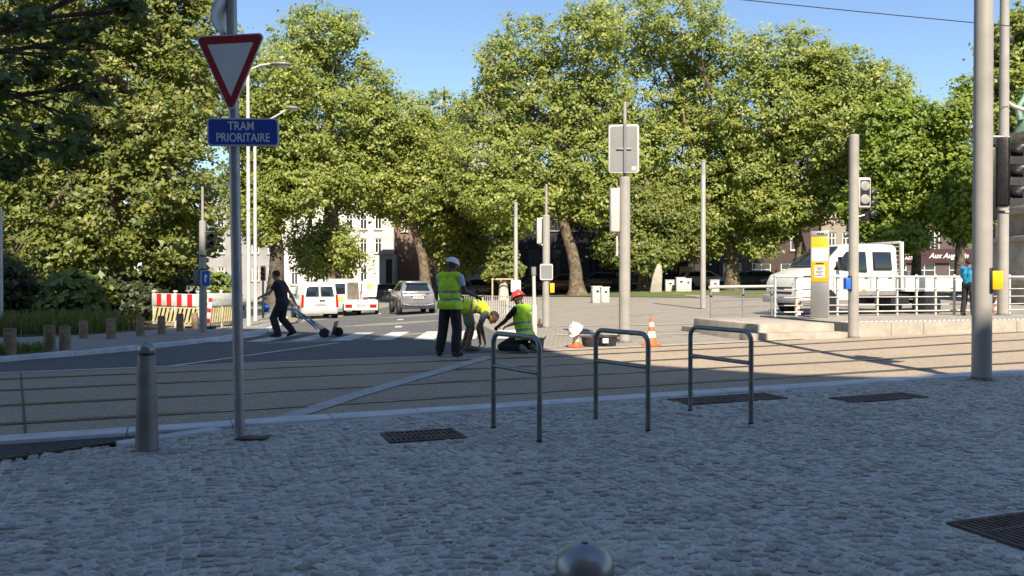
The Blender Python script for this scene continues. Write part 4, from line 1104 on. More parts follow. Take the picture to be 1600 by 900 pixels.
# railing along the platform
fa, fb = Vector(((1211 - 800) / F * 21.7, 21.7, zP)), Vector(((1660 - 800) / F * 24.0, 24.0, zP))
dv = fb - fa; Lf = Vector((dv.x, dv.y, 0)).length
t = thing('platform_railing', 'white painted railing with four rails along the back of the tram platform', 'railing', fa, math.atan2(dv.y, dv.x))
n = int(Lf / .62); first = None
mb = MB(); mb.box((0, 0, .56), (.05, .05, 1.12), white_st); mb.ell((0, 0, 1.13), (.035, .035, .03), white_st, 8, 5); first = mb.build('railing_post', t)
for k in range(1, n + 1): c = first.copy(); COL.objects.link(c); c.parent = t; c.location = (k * Lf / n, 0, 0)
for k, (z_, r) in enumerate(((1.09, .032), (.74, .014), (.52, .014), (.30, .014), (.12, .02))):
    mb = MB(); mb.cyl((0, -.045, z_), (Lf, -.045, z_), r, white_st, n=10); mb.build('rail', t)
# mesh railing left of it
ga, gb = Vector(at(1111, 511)), Vector(at(1206, 499)); dv = gb - ga; L = Vector((dv.x, dv.y, 0)).length
t = thing('mesh_railing', 'low mesh panel railing with a pale handrail left of the platform steps', 'railing', ga, math.atan2(dv.y, dv.x))
for k in range(3): mb = MB(); mb.cyl((k * L / 2, 0, -.05), (k * L / 2, 0, 1.08), .03, galv); mb.box((k * L / 2, 0, .85), (.06, .06, .05), black_pl); mb.build('railing_post', t)
mb = MB(); mb.cyl((-.06, 0, 1.1), (L + .06, 0, 1.1), .045, white_st); mb.build('handrail', t)
mb = MB()
for k in range(int(L / .06)): mb.cyl((k * .06, .012, .12), (k * .06, .012, .92), .004, galv, n=4)
for k in range(5): mb.cyl((0, -.006, .12 + k * .2), (L, -.006, .12 + k * .2), .006, galv, n=4)
for k in range(int(L / .16)):
    mb.tube([(k * .16, 0, .02), (k * .16 + .08, 0, .14), (k * .16 + .16, 0, .02)], .006, galv, 4)
mb.build('mesh_panel', t)
# vertical bar railing behind the workers
ga, gb = Vector(at(686, 493)), Vector(at(834, 497)); dv = gb - ga; L = Vector((dv.x, dv.y, 0)).length
t = thing('bar_railing', 'pale vertical bar railing behind the three workers', 'railing', ga, math.atan2(dv.y, dv.x))
for k in range(5): mb = MB(); mb.box((k * L / 4, 0, .45), (.05, .05, .95), white_st); mb.build('railing_post', t)
mb = MB()
for z_ in (.12, .9): mb.box((L / 2, 0, z_), (L, .03, .03), white_st)
for k in range(int(L / .13)): mb.cyl((k * .13, .0, .1), (k * .13, 0, .91), .011, white_st, n=6)
mb.build('bar_panel', t)
# ticket pillar
pil_g = mat('pillar grey panel', (.20, .20, .20), .4, .2, .08, 2); pil_s = mat('pillar silver side', (.42, .42, .41), .35, .5, .06, 2)
d = 21.6; t = thing('ticket_pillar', 'grey ticket pillar with an orange information panel on the platform', 'ticket pillar', ((1279 - 800) / F * d, d - .1, .38), R(-24))
mb = MB(); mb.box((0, 0, 1.16), (.46, .34, 2.32), pil_s); mb.build('cabinet', t, bevel=.015)
mb = MB(); mb.box((0, -.172, .48), (.42, .02, .92), pil_g); mb.build('lower_panel', t, bevel=.004)
org = mat('information panel orange', (.72, .36, .02), .35, 0, .06, 3)
mb = MB(); mb.box((0, -.173, 1.56), (.42, .02, 1.20), org); pn = mb.build('information_panel', t, bevel=.004)
pale_b = mat('timetable print', (.55, .60, .66), .4, 0, .06, 14)
mb = MB(); mb.box((.0, -.185, 1.69), (.40, .006, .36), pale_b); mb.build('map', pn, smooth=0)
mb = MB(); mb.box((0, -.185, 1.24), (.26, .006, .32), white_pl); nt_ = mb.build('notice', pn, smooth=0)
mb = MB()
for k in range(7): mb.box((-.02 + .02 * (k % 2), -.19, 1.36 - k * .038), (.19 - .04 * (k % 3), .004, .014), black_pl)
mb.box((0, -.19, 1.45), (.2, .004, .03), black_pl); mb.build('print_lines', nt_, smooth=0)
mb = MB(); mb.box((0, -.174, 2.24), (.42, .02, .10), pil_s); hd_ = mb.build('header', t, bevel=.004)
mb = MB()
for k in range(4): mb.box((-.05 + k * .045, -.187, 2.24), (.03, .004, .05), black_pl)
mb.build('header_marks', hd_, smooth=0)

# ------------------------------------------------------------------ small things on the plaza
def cone(px, py, h, label, m=orange_pl, d=None):
    x, y, z = at(px, py) if d is None else ((px - 800) / F * d, d, gz((px - 800) / F * d, d))
    t = thing('traffic_cone', label, 'traffic cone', (x, y, z), rnd.uniform(0, 1), 'traffic cones')
    mb = MB(); mb.box((0, 0, .02), (h * .56, h * .56, .04), m); mb.build('base', t, bevel=.012)
    rr = lambda q: h * (.21 - .165 * q)
    mb = MB(); mb.lathe([(rr(0), .035), (rr(.28), h * .28), (rr(.28), h * .28), (rr(1), h)], m, 20); mb.build('cone', t)
    for a, b in ((.3, .52), (.68, .84)): mb = MB(); mb.lathe([(rr(a) + .003, h * a), (rr(b) + .003, h * b)], white_pl, 20); mb.build('white_band', t)
    return t
c1 = cone(900, 543, .42, 'cone with a white hard hat resting on its tip')
cone(1018, 541, .60, 'bare orange and white cone right of the thick mast')
cone(1247, 496, .50, 'red cone in front of the truck behind the railing', mat('red cone plastic', (.6, .05, .03), .5, 0, .1, 8), d=24.2)
cone(1557, 494, .55, 'cone seen between the big pole and the slim pole', d=25.8)
# white hard hat on cone
def hat_mesh(name, m, parent, loc, rot=(0, 0, 0), s=1.0, brim=.03):
    mb = MB()
    prof = [(.118, -.005), (.120, .0)] + [(.118 * math.cos(a) ** .8, .112 * math.sin(a)) for a in [R(k) for k in range(8, 90, 10)]] + [(.001, .1125)]
    mb.lathe(prof, m, 24, (0, 0, 0), Matrix.Diagonal((1, 1.18, 1)))
    if brim > .02: mb.box((0, 0, .108), (.03, .16, .03), m)
    o = mb.build(name, parent, loc, smooth=45, bevel=.003); o.rotation_euler = rot; o.scale = (s, s, s)
    mb = MB(); vs = []
    for k in range(28):
        a = 2 * math.pi * k / 28; e = brim * (1 + 1.0 * max(0, math.sin(a)))
        vs += [(.116 * math.cos(a), .137 * math.sin(a), .002), ((.118 + brim * .5) * math.cos(a), (.139 + e) * math.sin(a), -.012)]
    mb.add(vs, [(2 * k, (2 * k + 2) % 56, (2 * k + 3) % 56, 2 * k + 1) for k in range(28)], m)
    b = mb.build('brim', o); md = b.modifiers.new('solid', 'SOLIDIFY'); md.thickness = .006
    return o
x, y, z = at(900, 543)
ht = hat_mesh('hard_hat', white_pl, None, (x - .01, y, z + .36), (R(-30), R(18), R(150)), 1.25); tag(ht, 'white hard hat lying on the tip of the left cone', 'hard hat')
def tub(px, py, w, h, label, m, cat='mortar tub'):
    x, y, z = at(px, py); t = thing('mortar_tub', label, cat, (x, y, z))
    mb = MB(); mb.lathe([(w * .40, 0), (w * .42, .01), (w * .5, h), (w * .53, h), (w * .53, h - .02), (w * .51, h - .025), (w * .47, h - .01), (w * .38, .02)], m, 22); mb.build('body', t)
    mb = MB()
    for s in (-1, 1): mb.tube([(s * w * .5, -.06, h - .02), (s * w * .58, -.03, h + .03), (s * w * .58, .03, h + .03), (s * w * .5, .06, h - .02)], .012, m, 6)
    mb.build('handles', t)
    return t
tub_m = mat('dirty black rubber', (.03, .03, .03), .7, 0, .4, 9, stain=.2)
tub(923, 541, .40, .20, 'low black mortar tub right of the cone with the hat', tub_m)
t = tub(948, 540, .46, .21, 'black mortar tub with a white label against the thick mast', tub_m)
mb = MB(); mb.box((-.05, -.235, .12), (.12, .01, .1), white_pl); mb.build('label', t)
tub(839, 547, .30, .24, 'dark bucket beside the kneeling worker', mat('dark bucket plastic', (.05, .05, .055), .6, 0, .3, 9))
def cabinet(px, py, w, h, d, label, rz=0):
    x = (px - 800) / F * d; t = thing('utility_cabinet', label, 'cabinet', (x, d, gz(x, d)), rz, 'pale utility cabinets on the plaza')
    mb = MB(); mb.box((0, 0, h / 2), (w, .4, h), mat('grey cabinet paint', (.55, .52, .47), .6, 0, .1, 3, stain=.3)); mb.build('body', t, bevel=.015)
    mb = MB(); mb.box((0, 0, h + .02), (w + .06, .46, .05), white_st); mb.build('lid', t, bevel=.01)
    mb = MB(); mb.box((.02, -.205, h * .52), (w * .8, .012, h * .8), white_st); dr = mb.build('door', t, bevel=.004); mb = MB(); mb.box((w * .05, -.215, h * .72), (w * .3, .01, h * .14), black_pl); mb.build('vent', dr)
cabinet(931.5, 470, .45, .80, 40.5, 'left one of the two joined cabinets by the thick mast', R(8)); cabinet(944.5, 470, .40, .74, 40.3, 'right one of the two joined cabinets by the thick mast', R(8))
cabinet(1046, 459, .62, .80, 58, 'single pale cabinet right of the leaning slab'); cabinet(1063, 460, .62, .98, 57, 'taller cabinet with a dark panel at the right of the lawn'); cabinet(1074, 460, .5, .9, 57.6, 'shorter cabinet tucked behind the taller one')
cabinet(1116, 462, .6, .8, 55, 'low pale cabinet right of the glass topped lamp column')
d = 56; x = (1024 - 800) / F * d
t = thing('stone_slab', 'tall pale leaning slab on the lawn left of the cabinets', 'monument', (x, d, gz(x, d))); mb = MB()
mb.prism([(-.42, -.1), (.42, -.1), (.46, 1.3), (.40, 1.85), (.12, 1.95), (-.2, 1.1)], lambda q, s: (q[0], s * .18, q[1]), stone_lt); mb.build('slab', t, bevel=.05)
# staked young tree
d = 58; x = (787 - 800) / F * d
tr = tree('young_tree', 'young conical tree with a white wrapped trunk inside a stake frame', (787, 463), [(787, 415, 20, 20, 0), (787, 392, 16, 22, 0), (787, 372, 9, 16, 0), (775, 425, 16, 12, 0), (800, 422, 15, 12, 0)], 58, .16, [(787, 465), (787, 430), (787, 385)], 3000, .26, dense_leaf, dark_bark, 61, clump=.3, fill=.25)
mb = MB(); mb.lathe([(.42, -.05), (.36, .4), (.30, 1.3), (.22, 1.45)], mat('trunk wrap', (.50, .42, .35), .85, 0, .15, 5), 14); mb.build('trunk_wrap', tr)
mb = MB()
for s in (-1, 1):
    for yy in (-.8, .8): mb.cyl((s * .8, yy, -.1), (s * .8, yy, 1.5), .06, wood_bar, n=8)
mb.box((0, -.8, 1.48), (1.75, .06, .10), wood_bar); mb.box((0, .8, 1.48), (1.75, .06, .10), wood_bar); mb.build('stake_frame', tr)
# monument at the right edge
d = 33; x = (1622 - 800) / F * d; z0 = gz(x, d)
t = thing('monument', 'stone monument with red columns and a green bronze figure at the right edge', 'monument', (x, d, z0))
Zm = lambda py: zat(py, d) - z0
mb = MB(); mb.box((0, 0, Zm(376) / 2), (2.4, 2.4, Zm(376)), stone_lt); mb.box((0, 0, Zm(374)), (2.7, 2.7, .2), stone_lt); mb.box((0, 0, Zm(440)), (2.9, 2.9, .25), stone_lt); mb.build('plinth', t, bevel=.02)
mb = MB(); mb.box((0, 0, (Zm(372) + Zm(334)) / 2), (1.5, 1.5, Zm(334) - Zm(372)), stone_lt); mb.build('core', t)
for sx_ in (-1.0, -.4, .2, .8):
    mb = MB(); mb.cyl((sx_ + .1, -.95, Zm(373)), (sx_ + .1, -.95, Zm(334)), .15, mat('red granite', (.32, .12, .08), .4, 0, .2, 8)); mb.build('column', t)
mb = MB(); mb.box((0, 0, Zm(330)), (2.7, 2.7, .28), stone_lt); mb.box((0, 0, (Zm(325) + Zm(216)) / 2), (1.5, 1.5, Zm(216) - Zm(325)), stone_lt); mb.box((0, 0, Zm(214)), (2.5, 2.5, .2), stone_lt); mb.build('upper_block', t, bevel=.02)
brz = mat('green bronze', (.13, .22, .16), .6, .2, .25, 4)
mb = MB(); mb.lathe([(.75, Zm(212)), (.7, Zm(200)), (.45, Zm(175)), (.38, Zm(160)), (.5, Zm(145)), (.2, Zm(138)), (.22, Zm(130)), (.15, Zm(122))], brz, 14, (-.25, 0, 0), Matrix.Diagonal((1, .7, 1))); mb.tube([(-.6, -.1, Zm(150)), (-.95, -.1, Zm(170)), (-.9, -.2, Zm(190))], .13, brz, 8); mb.build('bronze_figure', t)
# blue bag on the left pavement
x, y, z = at(415, 487, .08); t = thing('sack', 'bright blue bag on the pavement behind the walking man', 'bag', (x, y, z))
mb = MB(); mb.ell((0, 0, .22), (.25, .18, .24), blue_pl, 10, 6); mb.ell((.05, 0, .42), (.12, .1, .1), blue_pl, 8, 5); mb.build('bag', t)
# ------------------------------------------------------------------ vehicles (built facing +y)
def wheel(t, x, y, r, w=.2, name='wheel', rimm=None):
    side = 1 if x > 0 else -1; Mx = Matrix.Rotation(R(90) * side, 3, 'Y')
    mb = MB(); mb.lathe([(r * .62, -w / 2), (r * .93, -w / 2), (r, -w * .32), (r, w * .32), (r * .93, w / 2), (r * .62, w / 2)], rubber, 26, (0, 0, 0), Mx)
    wh = mb.build(name, t, (x, y, r))
    mb = MB(); rm = rimm or steel
    mb.lathe([(r * .64, -w * .3), (r * .64, w * .42), (r * .56, w * .44), (r * .5, w * .28), (r * .15, w * .34), (.001, w * .36)], rm, 20, (0, 0, 0), Mx)
    for k in range(5):
        a = 2 * math.pi * k / 5; mb.box(Mx @ Vector((math.cos(a) * r * .34, math.sin(a) * r * .34, w * .36)), (.04, .08, .08), black_pl)
    mb.build('rim', wh)
def loft_hull(prof, hw, m, name, t, bevel=.05, seg=3, smooth=50):
    mb = MB(); mb.prism(prof, lambda p, s: (s * hw(p[0], p[1]), p[0], p[1]), m); return mb.build(name, t, bevel=bevel, seg=seg, smooth=smooth)
def lamp(t, name, q, m): mb = MB(); mb.slab(q, .02, m); return mb.build(name, t, bevel=.006)
def number_plate(t, y, z, m=None, w=.52, n=0):
    mb = MB(); mb.box((0, y, z), (w, .015, .115), m or white_pl); p = mb.build('number_plate', t, bevel=.003)
    mb = MB()
    for k in range(7): mb.box((-.2 + k * .066, y - .009, z), (.036, .004, .07), mat('plate ink red', (.3, .02, .02), .5))
    mb.build('plate_print', p, smooth=0)
def arch(mb, x, y, r, m): mb.lathe([(r, -.02), (r, .02)], m, 24, (x, y, r * .93), Matrix.Rotation(R(90), 3, 'Y'))

def suv(label, loc, rz, paint, cat='car', full=True, group=None):
    t = thing('parked_car' if not full else 'car', label, cat, loc, rz, group)
    hb = lambda y, z: (.90 if z > .55 else .88) - max(0, abs(y) - 1.75) * .30 - max(0, z - .95) * .14
    loft_hull([(-2.16, .42), (-2.2, .62), (-2.16, .98), (-2.02, 1.08), (1.2, 1.06), (2.0, .92), (2.2, .70), (2.2, .38), (2.0, .28), (-2.0, .30)], hb, paint, 'body', t, .07)
    hg = lambda y, z: .80 - (z - 1.05) * .36
    loft_hull([(-2.0, 1.05), (-1.62, 1.47), (-1.2, 1.60), (.1, 1.62), (.45, 1.56), (1.28, 1.05)], hg, paint, 'cabin', t, .06)
    mb = MB(); ww = lambda z: hg(0, z)
    mb.slab([(-.58, -1.92, 1.16), (.58, -1.92, 1.16), (.48, -1.70, 1.43), (-.48, -1.70, 1.43)], .03, car_glass)
    o = mb.build('rear_window', t); o.location.y = -.015
    for s in (-1, 1):
        mb = MB(); x = lambda z: s * (hg(0, z) + .004)
        q = [(x(1.12), -1.55, 1.12), (x(1.12), .92, 1.12), (x(1.5), .36, 1.5), (x(1.5), -1.3, 1.5)]
        mb.slab(q if s < 0 else q[::-1], .012, car_glass); mb.build('side_window', t)
    mb = MB(); mb.slab([(-.68, 1.24, 1.12), (.68, 1.24, 1.12), (.58, .52, 1.53), (-.58, .52, 1.53)], -.03, car_glass); mb.build('windscreen', t)
    for x in (-.80, .80):
        for y in (-1.35, 1.35): wheel(t, x, y, .345, .23)
    dk = mat('dark bumper plastic', (.03, .03, .032), .6, 0, .2, 8)
    mb = MB(); mb.box((0, -2.17, .42), (1.5, .1, .24), dk); mb.build('bumper', t, bevel=.03)
    mb = MB(); mb.tube([(-.74, -2.225, .53), (-.4, -2.24, .47), (.4, -2.24, .47), (.74, -2.225, .53)], .025, chrome, 8); mb.build('trim', t)
    mb = MB(); mb.box((0, -1.66, 1.55), (1.06, .3, .05), paint); mb.build('spoiler', t, bevel=.02)
    for s in (-1, 1):
        x0, x1 = s * .36, s * .80
        q = [(x0, -2.13, .96), (x1, -2.02, .92), (x1, -1.99, 1.03), (x0, -2.11, 1.02)]
        lamp(t, 'tail_lamp', q if s > 0 else q[::-1], mat('dark red lens', (.10, .006, .01), .15, 0, .2, 14)).location.y = -.04
        mb = MB(); mb.box((s * .98, .62, 1.12), (.2, .1, .14), paint); mb.build('mirror', t, bevel=.03)
        for y in (-1.35, 1.35):
            mb = MB(); mb.lathe([(.40, -.02), (.40, .02)], dk, 26, (s * .872, y, .36), Matrix.Rotation(R(90), 3, 'Y')); mb.build('wheel_arch', t)
    number_plate(t, -2.215, .82)
    mb = MB(); mb.box((0, -2.19, .90), (.7, .03, .03), chrome); mb.build('badge_strip', t)
    return t
silver = mat('silver car paint', (.24, .25, .27), .3, .5, .06, 2, coat=.6)
def place(px, py, d): x = (px - 800) / F * d; return (x, d, gz(x, d))
suv('silver car driving away, seen from behind, left of the standing worker', place(643, 490, 39.8), R(15.5), silver)

def small_van(label, loc, rz, paint=white_paint):
    t = thing('van', label, 'van', loc, rz, 'white vans on the street')
    hw = lambda y, z: .90 - max(0, z - 1.0) * .20 - max(0, abs(y) - 1.8) * .2
    loft_hull([(-2.05, .34), (-2.10, .55), (-2.06, 1.05), (-1.93, 1.72), (-1.75, 1.81), (.2, 1.83), (.62, 1.72), (1.30, 1.14), (1.95, 1.0), (2.12, .75), (2.12, .34)], hw, paint, 'body', t, .06)
    for s in (-1, 1):
        x0, x1 = s * .045, s * .66; tp = s * .58
        q = [(x0, -2.055, 1.14), (x1, -2.055, 1.14), (tp, -1.965, 1.60), (x0, -1.965, 1.60)]
        mb = MB(); mb.slab(q if s > 0 else q[::-1], .014, car_glass); o = mb.build('rear_window', t, bevel=.01); o.location.y = -.012
        mb = MB(); xs = lambda z: s * (hw(0, z) + .003)
        q = [(xs(1.14), .1, 1.14), (xs(1.14), 1.12, 1.14), (xs(1.62), .58, 1.62), (xs(1.62), .1, 1.62)]
        mb.slab(q if s < 0 else q[::-1], .01, car_glass); mb.build('side_window', t)
        mb = MB(); q = [(s * .74, -2.07, .62), (s * .86, -2.04, .62), (s * .82, -2.0, 1.22), (s * .72, -2.04, 1.22)]
        mb.slab(q if s > 0 else q[::-1], .05, tail_red); o = mb.build('tail_lamp', t, bevel=.008)
        mb = MB(); mb.box((s * .99, .75, 1.12), (.2, .12, .24), black_pl); mb.build('mirror', t, bevel=.03)
        for y in (-1.3, 1.35):
            mb = MB(); mb.lathe([(.37, -.02), (.37, .02)], black_pl, 24, (s * .886, y, .34), Matrix.Rotation(R(90), 3, 'Y')); mb.build('wheel_arch', t)
    for x in (-.79, .79):
        for y in (-1.3, 1.35): wheel(t, x, y, .315, .2)
    mb = MB(); mb.box((0, -2.10, .44), (1.62, .1, .24), mat('grey bumper', (.35, .35, .35), .6, 0, .08, 5)); mb.build('bumper', t, bevel=.03)
    mb = MB(); mb.box((0, -2.075, 1.02), (.012, .06, 1.3), black_pl); mb.build('door_seam', t)
    mb = MB(); mb.box((.1, -2.10, .95), (.26, .03, .05), black_pl); mb.build('door_handle', t)
    number_plate(t, -2.115, .78); return t
small_van('white small van with two dark rear windows, closest to the walking man', place(490, 488, 39.5), R(22))
# second van with its side door open
def cargo_van(label, loc, rz):
    t = thing('van', label, 'van', loc, rz, 'white vans on the street')
    hw = lambda y, z: .93 - max(0, z - 1.1) * .14
    loft_hull([(-2.3, .40), (-2.34, .6), (-2.30, 1.1), (-2.2, 1.88), (-2.05, 1.96), (.5, 1.97), (1.0, 1.85), (1.75, 1.15), (2.3, 1.0), (2.4, .7), (2.4, .38)], hw, white_paint, 'body', t, .06)
    mb = MB(); mb.slab([(-.70, -2.315, 1.16), (.02, -2.315, 1.16), (.02, -2.235, 1.72), (-.62, -2.235, 1.72)], .014, car_glass); mb.build('rear_window', t, bevel=.01)
    mb = MB(); mb.slab([(.12, -2.345, .62), (.78, -2.345, .62), (.70, -2.232, 1.78), (.12, -2.232, 1.78)], .02, mat('van load space', (.10, .085, .07), .8, 0, .3, 4)); mb.build('open_bay', t)
    mb = MB(); mb.box((.98, -2.62, 1.16), (.05, .66, 1.4), white_paint, .45); dr = mb.build('rear_door', t, bevel=.02)
    mb = MB(); mb.box((.958, -2.64, 1.45), (.05, .44, .5), glass, .45); mb.build('door_window', dr)
    mb = MB(); mb.box((-.35, -2.352, .9), (.5, .01, .28), mat('yellow green sticker', (.5, .5, .1), .5, 0, .2, 5)); mb.build('sticker', t)
    mb = MB(); mb.box((0, -2.36, .47), (1.7, .1, .2), mat('grey bumper', (.3, .3, .3))); mb.build('bumper', t, bevel=.03)
    for x in (-.80, .80):
        for y in (-1.4, 1.55): wheel(t, x, y, .33, .21)
    for s in (-1, 1):
        q = [(s * .80, -2.34, .7), (s * .9, -2.32, .7), (s * .86, -2.25, 1.3), (s * .78, -2.28, 1.3)]
        mb = MB(); mb.slab(q if s > 0 else q[::-1], .04, tail_red); mb.build('tail_lamp', t)
    return t
cargo_van('white van with its rear door open behind the small van', place(534, 484, 44.5), R(16))
# low white car trailer with upright panel
t = thing('trailer', 'low white trailer with red lamps and an upright white panel, right of the vans', 'trailer', place(563, 484, 42.5), R(12))
loft_hull([(-1.5, .26), (-1.52, .74), (-1.46, .80), (1.4, .80), (1.4, .32)], lambda y, z: .86 - max(0, z - .8) * .3, white_paint, 'body', t, .04)
mb = MB(); mb.prism([(-.55, .94), (.62, .94), (.72, 1.5), (.62, 1.86), (-.42, 1.86), (-.58, 1.5)], lambda q, s: (q[0] * .62 + .42, -.9 + s * .05, q[1]), white_paint); mb.build('upright_panel', t, bevel=.03)
mb = MB(); mb.box((.45, -.956, 1.5), (.3, .01, .26), mat('yellow green sticker', (.5, .5, .1))); mb.build('sticker', t)
for s in (-1, 1):
    mb = MB(); mb.box((s * .62, -1.525, .50), (.34, .03, .16), tail_red); mb.build('tail_lamp', t, bevel=.01)
    wheel(t, s * .84, -.6, .30, .18)
number_plate(t, -1.53, .55, w=.4)
# dark parked cars on the far road
gp = 'dark cars parked beyond the lawn'
for i, (px, c, lb) in enumerate(((705, (.05, .06, .08), 'dark blue parked car behind the standing worker'), (745, (.02, .02, .022), 'black parked car left of the young staked tree'), (858, (.02, .02, .022), 'black parked car behind the slim mast'), (880, (.10, .02, .015), 'dark red parked car beside the pale leaning trunk'),
                                (1100, (.25, .25, .26), 'grey parked car behind the lamp column on the plaza'), (935, (.03, .035, .04), 'dark parked car behind the two joined cabinets'), (1190, (.03, .03, .035), 'dark parked car left of the ticket pillar'), (602, (.05, .06, .075), 'dark blue parked car behind the silver car'))):
    p = mat('parked paint %d' % i, c, .3, .2, .05, 2, coat=.6); d = 67.3 + (i % 3) * .5
    if i == 0: pc = suv(lb, place(px, 0, d), R(90), p, full=False, group=gp)
    else: pc = suv(lb, place(px, 0, d), R(90 if i % 2 else -90), p, full=False, group=gp)

# ------------------------------------------------------------------ the white crew cab truck
TD = 26.4; tx = (1341 - 800) / F * TD
t = thing('truck', 'white crew cab truck with a dropside load bed behind the platform railing', 'truck', (tx + .2, TD + .4, gz(tx, TD)), R(90 + 16))
S = 1.0
hw = lambda y, z: .98 - max(0, z - 1.25) * .13 - max(0, y - 2.3) * .18
tw = mat('truck white paint', (.62, .61, .57), .32, 0, .05, 1.5, stain=.15, coat=.4)
loft_hull([(-.75, .62), (-.75, 2.18), (-.62, 2.28), (1.0, 2.30), (1.25, 2.24), (2.15, 1.50), (2.85, 1.30), (3.0, 1.05), (3.05, .45), (1.0, .45), (.9, .62)], hw, tw, 'cab', t, .06)
for s in (-1, 1):
    xs = lambda z: s * (hw(0, z) + .003)
    def pan(ys_, name='side_window'):
        q = [(xs(z), y, z) for y, z in ys_]
        mb = MB(); mb.slab(q if s < 0 else q[::-1], .012, car_glass); return mb.build(name, t, bevel=.004)
    pan([(-.5, 1.45), (.22, 1.45), (.22, 2.04), (-.5, 2.04)]); pan([(.48, 1.38), (1.78, 1.45), (1.22, 2.04), (.48, 2.04)])
    mb = MB()
    for y in (.35, 1.75, -.62): mb.box((s * (hw(0, 1.0) + .002), y, 1.0), (.012, .012, .85), black_pl)
    mb.build('door_seams', t)
    for y in (.5, -.42): mb = MB(); mb.box((s * (hw(0, 1.2) + .02), y, 1.25), (.03, .16, .07), black_pl); mb.build('door_handle', t, bevel=.01)
    mb = MB(); mb.box((s * 1.16, 1.62, 1.65), (.2, .12, .42), black_pl); mb.tube([(s * .95, 1.55, 1.5), (s * 1.16, 1.62, 1.5)], .02, black_pl, 6); mb.build('mirror', t, bevel=.03)
    mb = MB(); mb.box((s * (hw(0, .8) + .004), .1, .72), (.014, 1.5, .12), mat('grey side trim', (.2, .2, .21), .6)); mb.build('side_trim', t)
    mb = MB(); mb.box((s * (hw(0, .8) + .01), .62, .78), (.012, .12, .08), mat('amber lens', (.7, .2, .02), .3)); mb.build('side_marker', t)
    mb = MB(); q = [(s * .58, 2.98, .98), (s * .82, 2.90, .98), (s * .80, 2.84, 1.2), (s * .62, 2.90, 1.2)]
    mb.slab(q if s < 0 else q[::-1], .05, glass_mat('headlight glass', (.45, .46, .48), .1)); mb.build('headlight', t, bevel=.01)
    mb = MB(); mb.lathe([(.44, -.02), (.44, .02)], black_pl, 26, (s * .965, 2.05, .42), Matrix.Rotation(R(90), 3, 'Y')); mb.build('wheel_arch', t)
mb = MB(); mb.slab([(-.80, 2.11, 1.58), (.80, 2.11, 1.58), (.70, 1.38, 2.18), (-.70, 1.38, 2.18)], -.05, car_glass); mb.build('windscreen', t, bevel=.01)
mb = MB()
for k in range(3): mb.box((0, 3.0 - k * .03, .72 + k * .15), (1.2, .1, .07), black_pl)
mb.build('grille', t, bevel=.01)
mb = MB(); mb.box((0, 3.03, .52), (1.85, .16, .26), mat('grey bumper', (.3, .3, .3))); mb.build('bumper', t, bevel=.04)
for x in (-.86, .86):
    wheel(t, x, 2.05, .36, .22)
    wheel(t, x, -1.95, .36, .26, rimm=white_st)
mb = MB()
for s in (-1, 1): mb.box((s * .42, -1.85, .58), (.08, 3.6, .16), black_pl)
mb.box((0, -1.95, .4), (1.5, .12, .12), black_pl); mb.box((.6, -.9, .5), (.5, .7, .35), black_pl); mb.box((-.6, -.9, .5), (.5, .7, .35), black_pl); mb.build('chassis', t)
bed = thing('x', '', ''); bpy.data.objects.remove(bed)
mb = MB(); mb.box((0, -2.62, .80), (2.0, 3.3, .10), tw); bd = mb.build('load_bed', t, bevel=.01)
for s in (-1, 1):
    mb = MB(); mb.box((s * .99, -2.62, 1.05), (.05, 3.28, .40), tw)
    for z_ in (.95, 1.07, 1.18): mb.box((s * 1.018, -2.62, z_), (.012, 3.26, .03), tw)
    mb.build('dropside', bd, bevel=.008)
mb = MB(); mb.box((0, -4.24, 1.05), (1.92, .05, .40), tw); mb.build('tailboard', bd, bevel=.008)
mb = MB()
for s in (-1, 1): mb.box((s * .9, -.90, 1.60), (.10, .10, 1.55), tw)
for z_ in (2.36, 1.35): mb.box((0, -.88, z_), (1.72, .07, .08), tw)
for k in range(6): mb.box((0, -.88, 1.5 + k * .145), (1.72, .04, .04), tw)
mb.build('headboard_rack', t, bevel=.008)
mb = MB(); mb.box((0, -2.4, .70), (2.02, .3, .08), black_pl)
for s in (-1, 1): mb.lathe([(.46, -.14), (.46, .14)], black_pl, 20, (s * .86, -1.95, .30), Matrix.Rotation(R(90), 3, 'Y'))
mb.build('mudguard', t)
# load on the bed: a crate and a bucket
Mt = Matrix.Rotation(R(106), 4, 'Z'); tl = Vector(t.location)
def on_bed(x, y, z=.86): return tl + Mt.to_3x3() @ Vector((x, y, z))
c = on_bed(.55, -1.35); o = thing('crate', 'small white and green crate on the truck bed behind the cab', 'crate', c, R(16)); mb = MB(); mb.box((0, 0, .34), (.55, .4, .66), white_pl); mb.build('box', o, bevel=.02); mb = MB(); mb.box((0, -.205, .40), (.34, .012, .26), mat('green label', (.05, .30, .14), .5)); mb.build('label', o)
c = on_bed(.5, -2.15); o = thing('bucket', 'grey bucket on the truck bed', 'bucket', c); mb = MB(); mb.lathe([(.20, 0), (.27, .58), (.29, .58), (.29, .55), (.25, .56), (.19, .03)], mat('grey bucket', (.22, .20, .21), .6, 0, .15, 6), 18); mb.build('body', o)
